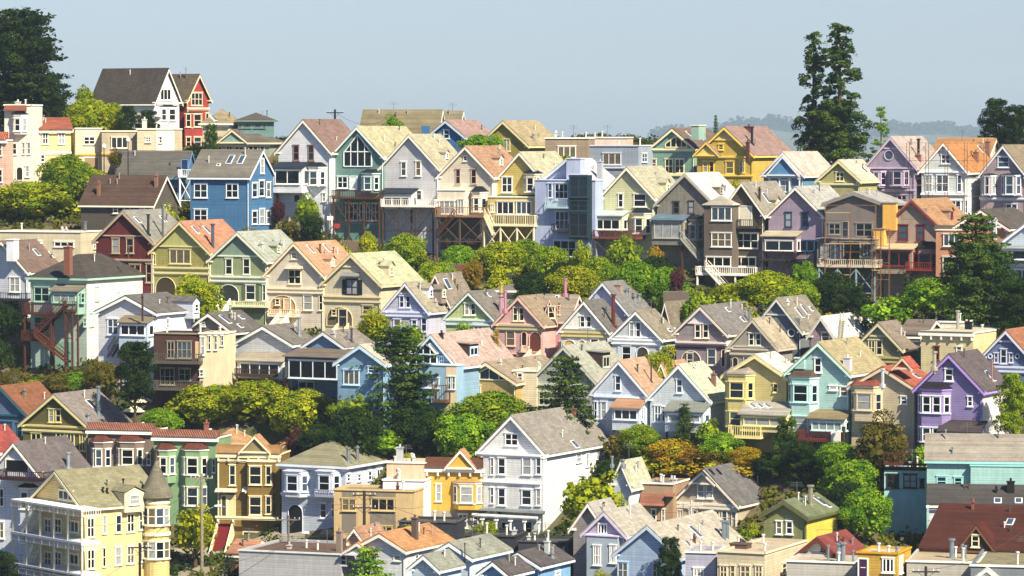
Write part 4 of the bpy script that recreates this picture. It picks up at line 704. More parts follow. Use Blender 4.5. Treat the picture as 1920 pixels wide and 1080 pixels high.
house('F-1', 1150, 1182, 960, 905, 868, 30, 'G', 'c0d0dc', 'b8ba9c', 'pale house with light green roof behind the leafy tree', 'C 1148,872,14,4;C 1168,872,8,6', group=FG)
house('F2', 1200, 1262, 1000, 905, 905, 30, 'F', '947454', '76706c', 'brown stucco house with barrel tile awning', 'T 1202,925,1247,948,#a06048;T 1250,924,1266,930,#a06048;w 1221,954,1231,978;w 1240,954,1247,980;c 1252,905,8,5,#d0d4d8;c 1272,905,8,8,#d0d4d8', yaw=-20, style='stucco', group=FG)
house('F4', 1264, 1382, 1015, 943, 882, 118, 'G', 'b6a890', '6c6a6c', 'greige victorian with double attic window and slate roof', 'w 1308,907,1321,935,#e8e4dc;w 1324,907,1337,935,#e8e4dc;t 945,952;w2 1270,956,1281,985;w2 1292,956,1308,985;w2 1316,956,1330,985;w 1343,956,1349,985;w 1353,956,1364,985;w 1372,956,1382,990;G 1300,884,1342,906,.2,#a89c88,#6c6a6c;c 1446,874,10,12,#4c3430;c 1450,926,7,12,#e8e4e0;C 1488,922,9,5', trim='dcd4c4', group=FG)
house('F-12', 1432, 1512, 1050, 968, 942, 58, 'G', '80844a', '6f7a54', 'olive house with bright yellow side wall and green roof', 'R #dcc418;w 1455,977,1467,1002,#f0f0ec;w 1474,977,1487,1002,#f0f0ec;C 1520,948,36,9,#a8a08c;y 1535,940,.7,1.8;y 1545,944,.7,1.8;n 1405,1008,1432,1020,#80844a', trim='5a5a34', group=FG)
house('F6', 1658, 1738, 1045, 877, 877, 4, 'F', '86bab8', '8c8c88', 'teal block with furnished rooftop deck', 'w2 1662,889,1686,915;w2 1694,889,1719,915;w 1724,899,1733,914;K 1657,849,1737,870,.6,#4c2018;t 877,#2c1c1c', yaw=-10, style='stucco', trim='2c2424', group=FG)
house('F4', 1738, 1935, 1045, 862, 819, 10, 'E', '8ac0bc', '9a9184', 'teal house with long grey shingle roof and satellite dish', 'w 1756,893,1775,912;w 1789,895,1804,912;x 1820,874,1935,915,.8;w 1880,880,1920,905;C 1786,850,9,3;t 866', yaw=-8, trim='8cc4c4', group=FG)
house('F-6', 1742, 1935, 1045, 945, 914, 10, 'E', 'c8ccd4', '4e4a4a', 'white walled building with charcoal roof below the teal house', 'c 1895,922,18,14,#141418;y 1871,940,.8,.9;y 1910,940,.8,.9;c 1868,925,6,4,#1c1c20', yaw=-8, group=FG)
house('G1', 1728, 1990, 1085, 1034, 952, 66, 'E', '8c8468', '55291d', 'big red brown roof with gabled dormer bottom right', 'c 1824,956,14,5,#a04830;y 1894,980,.8,1.4;t 1042;G 1798,985,1868,1034,2.5,#2c2024,#5c241c;o .56;w 1822,1003,1836,1026,2,#d8d0b0;o 0;w2 1770,1044,1790,1052;w2 1840,1044,1860,1052', yaw=-20, trim='6c4c30', group=FG)
# ---------------------------------------------------------------- nearest roofs along the bottom
GG = 'roofs along the bottom of the hill'
house('G5', -22, 80, 1120, 895, 833, 92, 'G', 'cdd6e8', '6c6264', 'white house with dark loft opening and mauve roof', 'D 12,862,53,885;K -10,882,82,900,2.4,#2c1418,#cfd4dc;n 36,905,72,945,#f0f0f0;b 36,905,74,1040,920,952,983,1015;w2 -8,915,8,950;w2 -8,978,8,1010;C 128,878,28,7,#a8b4bc;c 92,900,8,8,#dcdcdc', group=GG)
house('G-2', 60, 157, 1130, 945, 886, 148, 'G', 'e0c274', '8f8a64', 'large yellow mansion with tiered white balconies and turret', 'w3 110,918,138,940,3;j 20,938,152,956,2.6,#e6e2d4,#d8d0b4;j 20,1000,152,1018,2.6,#c8ccd0,#d8d0b4;j 20,1062,152,1078,2.6,#c8ccd0,#d8d0b4;w2 84,972,97,1000;w2 103,972,116,1000;w3 126,975,148,1000;w2 84,1034,97,1062;w2 103,1034,116,1062;w3 124,1036,148,1060;r2 162,971,177,1007;r2 163,1031,177,1066;r 192,967,199,1000;r 192,1028,198,1062;r 216,966,228,998;r2 237,964,252,997;r2 260,960,273,993;r 215,1026,228,1059;r2 237,1024,252,1056;r2 260,1020,272,1053;r 298,956,310,988;r 297,1016,309,1048;C 231,915,15,3,#1c1c1c;C 193,923,7,3,#1c1c1c;C 201,925,7,3,#1c1c1c;m 252,950,2.6,2.2,#e4d4a0;s 40,1000,62,960,2.2,#e6e2d4;s 44,1062,62,1020,2.2,#e6e2d4', yaw=-52, trim='e6e0c8', group=GG)
house('G-4', 448, 640, 1140, 1034, 1034, 74, 'F', 'a4a6ac', '6c5448', 'grey clapboard block with rusty flat roof', 'c 620,1032,22,13,#6c4c40;c 520,1032,6,8,#c8c0b0;r 655,1070,660,1085;r 682,1070,688,1085', yaw=-20, trim='c8c8c8', group=GG)
house('G', 430, 470, 1120, 1038, 1016, 12, 'E', 'b08050', 'b4764c', 'small rusty brown roof left of the grey block', '', yaw=-20, group=GG)
house('G-3', 668, 760, 1140, 1030, 1003, 88, 'G', 'd4dadc', 'c48440', 'white house with orange roof and tall tapered chimney', 'w 738,1040,752,1052;c 778,1010,38,11,#6c5448;r 778,1040,784,1054;w 640,1040,650,1060;r 812,1030,820,1044;G 648,1018,702,1040,2.4,#dcdcd4,#c48440', trim='dcdcd4', group=GG)
house('G4', 648, 686, 1080, 1018, 993, 20, 'G', 'c8a890', 'b08060', 'tiny pink gabled roof beside chimneys', 'c 640,1020,22,10,#a08470', group=GG)
house('G-8', 806, 884, 1140, 1044, 1020, 70, 'G', 'c4d8f0', '8d9182', 'pale blue gabled cottage with grey green roof and antenna', 'C 888,1050,28,2,#3c3c40;C 912,1042,10,3;r 905,1062,912,1075', trim='e0e8ee', group=GG)
house('G-16', 772, 822, 1140, 1066, 1044, 20, 'G', 'b8d0ee', '8d9182', 'smaller pale blue gable in front of the grey green roof', '', trim='dce6f0', group=GG)
house('G-8', 936, 1012, 1140, 1060, 1038, 58, 'G', '6aa4dc', '5c5658', 'sky blue cottage gable with charcoal roof', 'w 955,1043,962,1050;c 1026,1038,22,9,#c8d0d4;C 1035,1046,8,6;r 1040,1072,1050,1084', trim='dce4ec', group=GG)
house('G-16', 902, 952, 1140, 1076, 1056, 14, 'G', '6aa4dc', '5c5658', 'low sky blue gable left of the charcoal roof', '', trim='dce4ec', group=GG)
house('G4', 1098, 1172, 1120, 1000, 962, 62, 'G', 'a8a0bc', 'aca698', 'lavender grey shingled house with white grid windows', 'w3 1121,982,1139,1002,#f0f0f0;t 1003,#c8bcd0;x 1100,1004,1158,1120,.6,#8c9cac;o .6;w3 1112,1022,1127,1060,5,#f0f0f0;w3 1143,1021,1156,1056,1,#f0f0f0', trim='c8bcd8', group=GG)
house('G8', 1075, 1135, 1120, 990, 946, 28, 'G', '8c8484', 'a8a29a', 'grey shingle gable behind the lavender house', '', group=GG)
house('G-2', 1157, 1275, 1140, 1040, 988, 118, 'G', '98b4dc', 'b2a898', 'blue shingled gable house with broad beige roof', 'w2 1158,1054,1178,1085,5;w2 1224,1055,1240,1085,5;y 1303,998,.8,1.9;C 1365,1018,40,9,#8898a4;C 1373,1018,38,7,#8898a4;c 1302,1018,10,5;c 1296,1026,16,3,#e4e4e4', trim='b0c4dc', group=GG)
house('G-8', 1285, 1342, 1140, 1034, 1034, 8, 'F', 'a0a0bc', 'b0a898', 'small lilac flat roofed shed with satellite dish', 'C 1312,1034,14,3;w3 1300,1065,1320,1082', yaw=-14, group=GG)
house('G-9', 1345, 1434, 1140, 1034, 1034, 80, 'F', 'cbbb98', 'c0ac8c', 'beige flat roofed building with three dark windows', 'w2 1350,1060,1364,1085;w2 1388,1060,1407,1085,5;w2 1416,1060,1430,1085,5;w 1370,1060,1378,1085;r 1466,1056,1474,1074;c 1362,1034,8,34,#6c4c3c', yaw=-24, trim='d8ccb0', group=GG)
house('G-4', 1500, 1568, 1100, 1040, 1011, 50, 'G', 'c8c4bc', '8c3a34', 'low brick red gabled roof with tiny attic window', 'w 1540,1024,1547,1034;C 1582,1018,9,4,#a05030;C 1610,1032,20,4,#9ca4a8', trim='5c3028', group=GG)
house('G-10', 1475, 1605, 1140, 1052, 1052, 20, 'F', 'b4b0a8', 'b4a890', 'long grey white flat building with paired steel flues', 'C 1550,1052,28,4;C 1570,1060,32,9,#9ca4ac;C 1578,1060,34,9,#9ca4ac;C 1597,1052,20,4', yaw=-16, group=GG)
house('G-14', 1608, 1682, 1140, 1035, 1035, 26, 'F', 'c09010', 'c0b494', 'small mustard cabin with white framed grid window', 'w3 1654,1046,1677,1074,1,#f4f4f0;d 1611,1048,1626,1085,#3c2040;r2 1686,1046,1692,1073;C 1700,1035,10,5', yaw=-20, trim='c09010', win='f0f0ec', group=GG)
house('G-10', 1700, 1835, 1140, 1052, 1052, 20, 'F', 'a8a49c', 'b4a07c', 'wide pale flat building below the red brown roof', 'C 1788,1080,34,9,#8c9ca8;C 1808,1050,24,4;C 1814,1050,22,4', yaw=-12, group=GG)
house('G-12', 1820, 1960, 1140, 1060, 1060, 20, 'F', '6c7480', '8c8460', 'slate clad flat building in the bottom right corner', 'G 1832,1066,1870,1082,1.5,#d8dce0,#d0ccc4', yaw=-12, group=GG)
house('D9', 926, 964, 640, 545, 533, 10, 'H', 'a8b884', '77726a', 'pale green box house with hip roof behind the lime victorian', 'w 940,550,948,560;C 948,545,12,4,#e0c860', yaw=-22)
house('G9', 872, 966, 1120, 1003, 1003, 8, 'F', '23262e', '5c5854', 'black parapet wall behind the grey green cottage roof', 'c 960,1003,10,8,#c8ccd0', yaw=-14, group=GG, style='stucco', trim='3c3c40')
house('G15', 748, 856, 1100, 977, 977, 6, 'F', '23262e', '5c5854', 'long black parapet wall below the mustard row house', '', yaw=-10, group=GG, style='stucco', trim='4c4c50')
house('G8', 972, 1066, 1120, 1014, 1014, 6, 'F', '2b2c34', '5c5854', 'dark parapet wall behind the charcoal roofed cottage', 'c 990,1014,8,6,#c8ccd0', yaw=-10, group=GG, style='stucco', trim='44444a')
house('G', 1348, 1440, 1120, 1030, 1030, 30, 'F', 'c4b898', 'b8aa8c', 'pale beige flat block behind the dark windowed building', '', yaw=-24, group=GG)
house('E-2', 718, 770, 740, 676, 668, 12, 'F', '7ba0c4', 'c0b8a8', 'low blue flat roofed rear addition behind the big layered pine', 'w2 726,682,740,696', yaw=-20, group='houses of the lower middle rows')
house('E1', 962, 1006, 760, 694, 686, 12, 'F', 'd8c8a4', 'b4a890', 'cream flat roofed addition right of the tan house', 'w 970,700,980,714', yaw=-20, group='houses of the lower middle rows')
# ---------------------------------------------------------------- vegetation
RNG = np.random.default_rng(11)
ASP = 1.0   # height over width the crown will be stretched to
def leaf_quads(centers, normals, size, stretch=1.0):
    """many little leaf sprays: one bent quad each"""
    n = len(centers)
    nr = normals + RNG.normal(0, .55, (n, 3)); nr /= np.linalg.norm(nr, axis=1)[:, None] + 1e-9
    a = np.cross(nr, RNG.normal(0, 1, (n, 3))); a /= np.linalg.norm(a, axis=1)[:, None] + 1e-9
    b = np.cross(nr, a); s = size * RNG.uniform(.6, 1.35, (n, 1))
    k = np.array([1, 1, 1 / ASP]); a = a * k; b = b * k
    v = np.stack([centers - a * s * .5, centers + b * s * .42 * stretch, centers + a * s * .55, centers - b * s * .38 * stretch], 1)
    return v.reshape(-1, 3)
def crown_mesh(name, parts, mat):
    v = np.concatenate(parts); n = len(v) // 4
    me = bpy.data.meshes.new(name); me.vertices.add(len(v)); me.vertices.foreach_set('co', v.astype(np.float32).ravel())
    me.loops.add(n * 4); me.loops.foreach_set('vertex_index', np.arange(n * 4, dtype=np.int32)); me.polygons.add(n); me.polygons.foreach_set('loop_start', np.arange(0, n * 4, 4, dtype=np.int32))
    me.update(); me.validate(); me.materials.append(mat); return me
def sph(n):
    v = RNG.normal(0, 1, (n, 3)); return v / np.linalg.norm(v, axis=1)[:, None]
def clump(c, r, n, size, flat=1.0, up=.25):
    d = sph(n); d[:, 2] += up; d /= np.linalg.norm(d, axis=1)[:, None]
    rr = r * RNG.uniform(.72, 1.08, (n, 1)); sc = np.array([1, 1, flat / ASP])
    return leaf_quads(np.array(c) + d * rr * sc, d, size)
def crown_round(dens=1.0, irr=.2, kind='round'):
    """crown of unit width and height standing on z=0"""
    parts = []; nc = int(60 * dens)
    lob = [(RNG.uniform(0, 6.28), RNG.uniform(.75, 1.1)) for _ in range(5)]
    for i in range(nc):
        d = sph(1)[0]; d[2] = d[2] * .9 + .12
        q = RNG.uniform(.62, 1.0) if i % 4 else RNG.uniform(.2, .6)
        an = math.atan2(d[1], d[0]); k = 1 - irr * (.5 + .5 * math.sin(3 * an + lob[0][0])) * lob[0][1] - RNG.uniform(0, irr)
        r = RNG.uniform(.07, .15) * (1.15 if kind == 'round' else 1)
        c = np.array([d[0] * .40 * q * k, d[1] * .40 * q * k, .5 + d[2] * .42 * q * (k * .6 + .4)])
        parts.append(clump(c, r, int(190 * (r / .12) ** 2), .028, .8))
    d = sph(600); parts.append(leaf_quads(np.array([0, 0, .47]) + d * RNG.uniform(.1, .38, (600, 1)) * np.array([1, 1, 1.05]), d, .09))
    return parts
def crown_conifer(levels=17, droop=.25, fill=1.0, pw=.75):
    parts = []
    for i in range(levels):
        z = .04 + .94 * i / levels; L = .5 * (1 - z) ** pw * RNG.uniform(.75, 1.12) + .02; nb = int(7 + 4 * (1 - z))
        a0 = RNG.uniform(0, 6.28)
        for j in range(nb):
            a = a0 + 6.28 * j / nb + RNG.uniform(-.2, .2); l = L * RNG.uniform(.65, 1.08); m = int(60 * fill * (.25 + l * 2))
            t = RNG.uniform(.12, 1, m) ** .7; w = (1 - t) * .05 + .022
            p = np.stack([np.cos(a) * l * t, np.sin(a) * l * t, z - droop * l * t ** 2 * .6 + .03 * t], 1) + RNG.normal(0, 1, (m, 3)) * w[:, None] * np.array([1, 1, .35])
            nn = np.tile([np.cos(a) * .3, np.sin(a) * .3, 1.0], (m, 1)); parts.append(leaf_quads(p, nn, .032))
    return parts
def crown_cypress():
    """dense dark wind-shaped masses, ragged horizontal tips"""
    parts = []
    for i in range(130):
        z = RNG.uniform(.05, .95); R_ = .47 * math.sqrt(max(.03, 1 - (z * 1.05 - .35) ** 2 / .55)); a = RNG.uniform(0, 6.28); q = RNG.uniform(.15, 1)
        parts.append(clump((math.cos(a) * R_ * q, math.sin(a) * R_ * q, z), RNG.uniform(.08, .13), 170, .027, .6))
        if q > .8:
            m = 50; t = RNG.uniform(0, 1, m); p = np.stack([np.cos(a) * (R_ * q + .12 * t), np.sin(a) * (R_ * q + .12 * t), z + .05 * t], 1) + RNG.normal(0, .012, (m, 3)); parts.append(leaf_quads(p, np.tile([0, 0, 1.], (m, 1)), .03))
    return parts
def crown_column(narrow=False):
    parts = []
    for i in range(70):
        z = RNG.uniform(.04, .93); R_ = .42 * math.sin(math.pi * min(1, z * .8 + .22)) ** .7; a = RNG.uniform(0, 6.28); q = RNG.uniform(.2, .9)
        parts.append(clump((math.cos(a) * R_ * q, math.sin(a) * R_ * q, z), RNG.uniform(.05, .08) * 1.8, 80, .05, .55 if not narrow else .8))
    for p in parts: pass
    return parts
def crown_gappy():
    """tall old conifer: bare leader with clustered tufts and gaps of sky"""
    parts = []
    for i in range(210):
        z = 1 - RNG.uniform(0, 1) ** 1.0 * .97; R_ = .10 + .40 * (1 - z) ** .7; a = RNG.uniform(0, 6.28); q = RNG.uniform(.15, 1)
        r = RNG.uniform(.35, 1) * (.06 + .09 * (1 - z)); parts.append(clump((math.cos(a) * R_ * q, math.sin(a) * R_ * q, z), r, int(40 + 560 * r), .042, .75))
        m = 16; t = RNG.uniform(0, 1, m); p = np.stack([np.cos(a) * (R_ * q + .1 * t), np.sin(a) * (R_ * q + .1 * t), z - .02 * t], 1) + RNG.normal(0, .008, (m, 3)); parts.append(leaf_quads(p, np.tile([0, 0, 1.], (m, 1)), .045))
    return parts
def crown_bush():
    parts = []
    for i in range(16):
        a = RNG.uniform(0, 6.28); q = RNG.uniform(0, 1) ** .6; parts.append(clump((math.cos(a) * .34 * q, math.sin(a) * .34 * q, .25 + .5 * RNG.uniform(0, 1) * (1 - q * .5)), RNG.uniform(.13, .22), 110, .07, .9))
    return parts
PAL = {  # leaf colours; 'dark' suits dark evergreens and puts shade into trees labelled shaded
    'lime': ('66790f', '9aa01a'), 'green': ('487014', '80a020'), 'dark': ('162a10', '304416'), 'mid': ('567413', '8c9c1e'), 'pine': ('24401a', '546a24'),
    'gold': ('77840e', '9fa018'), 'rust': ('8c6418', '847c20'), 'olive': ('4c4c14', '74682a'), 'blue': ('1c3420', '3a5030'), 'red': ('5c2418', '6c4c20'), 'plum': ('3a1c28', '5a3034'), 'orange': ('a07c14', '90901a')}
CR = {}
KINDS_ = {'round': (lambda: crown_round(1.0), .95, 3), 'big': (lambda: crown_round(2.0, .26), .8, 3), 'loose': (lambda: crown_round(.75, .38, 'loose'), 1.0, 3), 'conifer': (lambda: crown_conifer(17, .25, 1.5), None, 3), 'layer': (lambda: crown_conifer(13, .05, 2.6, .55), None, 2),
          'cypress': (crown_cypress, 1.1, 2), 'column': (crown_column, None, 2), 'tall': (crown_gappy, None, 2), 'bush': (crown_bush, .7, 3)}
TREES = []
def crown(kind, pal):
    i = random.randrange(KINDS_[kind][2]); k = (kind, pal, i)
    if k not in CR:
        global ASP
        ASP = {'tall': 3.0, 'conifer': 1.9, 'column': 3.0, 'cypress': 1.1, 'layer': 1.4}.get(kind, 1.0)
        base = CR.get((kind, i))
        if base is None: base = CR[(kind, i)] = crown_mesh('crown_' + kind, KINDS_[kind][0](), leafmat(*PAL[pal])); CR[k] = base
        else: me = base.copy(); me.materials.clear(); me.materials.append(leafmat(*PAL[pal])); CR[k] = me
    return CR[k]
def tree(kind, pal, cx, ytop, w, row, label, ybot=None, lean=0, name=None, cat=None, dY=0):
    if kind == 'big': w *= 1.14
    Y = rowZ(row, cx); top = P(cx, ytop, Y); zg = tz(top.x, top.y); W = w * Y / F_PX; H = top.z - zg
    asp = KINDS_[kind][1]; 
    if H < 1: H = 1.2; zg = top.z - H
    if ybot is not None: ch = top.z - P(cx, ybot, Y).z; ch = min(max(ch, .8), H + 1.5)
    elif asp is None: ch = H * .93
    else: ch = min(W * asp * 1.1, H)
    if kind not in ('tall',): ch = max(ch, min(H * .84, W * 1.25) if asp else H * .93)
    small = kind == 'bush' or H < 2.2
    name = name or {'conifer': 'conifer', 'layer': 'pine_tree', 'cypress': 'cypress_tree', 'column': 'columnar_tree', 'tall': 'tall_conifer', 'bush': 'bush'}.get(kind, 'leafy_tree')
    cat = cat or ('bush' if kind == 'bush' else 'tree')
    o = thing(name, label, cat, (top.x, top.y, zg), random.uniform(0, 6.28), 'bushes between the houses' if cat == 'bush' else 'trees between the houses')
    c = put('crown', crown(kind, pal), o, (0, 0, H - ch), (0, 0, 0)); c.scale = (W, W, ch)
    if lean: c.rotation_euler = (0, 0, -o.rotation_euler.z); o.rotation_euler = (0, R(lean), 0); c.rotation_euler = (0, 0, 0)
    b = MB(); tr = max(.08, min(.5, W * .035)); tp = H - ch * (.1 if asp is None else .45)
    b.bar((0, 0, -1), (W * .01, 0, tp * .55), (tr * 1.25, tr * .85), sides=7); b.bar((W * .01, 0, tp * .55), (0, W * .015, tp), (tr * .85, tr * .3), sides=7)
    if asp is not None:
        for i in range(5):
            a = 6.28 * i / 5 + random.uniform(-.4, .4); z0 = max(.1, (H - ch) * .8) + i * .03 * H
            b.bar((0, 0, z0), (math.cos(a) * W * .3, math.sin(a) * W * .3, min(H * .85, z0 + W * .3)), (tr * .5, tr * .15), sides=5)
    b.build('trunk' if not small else 'stem', plain('4a3c2e', .9), o)
    return o
def undergrowth():
    global ASP
    ASP = 1.0
    """the unbroken ivy, grass and weeds of the back gardens"""
    parts = []; foot = [(s.O.x, s.O.y, s.phi, s.W / 2 + .3, s.D + .3) for s in SOLVED]
    pts = []
    while len(pts) < 6500:
        x = random.uniform(-90, 90); y = random.uniform(352, 560)
        if abs(x) > y * .16: continue
        bad = False
        for fx, fy, ph, hw, D in foot:
            dx, dy = x - fx, y - fy; u = dx * math.cos(ph) + dy * math.sin(ph); v = -dx * math.sin(ph) + dy * math.cos(ph)
            if -hw < u < hw and -.4 < v < D: bad = True; break
        if not bad: pts.append((x, y))
    for x, y in pts:
        r = random.uniform(.6, 2.0); d = sph(34); d[:, 2] = abs(d[:, 2]); z = tz(x, y)
        parts.append(leaf_quads(np.array([x, y, z]) + d * r * np.array([1, 1, .8]) * RNG.uniform(.5, 1, (34, 1)), d, .5))
    m = leafmat('2a3c10', '5a5c1c').copy(); nt = m.node_tree
    for n in nt.nodes:
        if n.type == 'TEX_NOISE': n.inputs['Scale'].default_value = .12 if n.inputs['Scale'].default_value < 10 else 2.0
    me = crown_mesh('undergrowth', parts, m); o = put('undergrowth', me); o['kind'] = 'stuff'; o['label'] = 'tangled green undergrowth covering the slope between houses'; o['category'] = 'undergrowth'

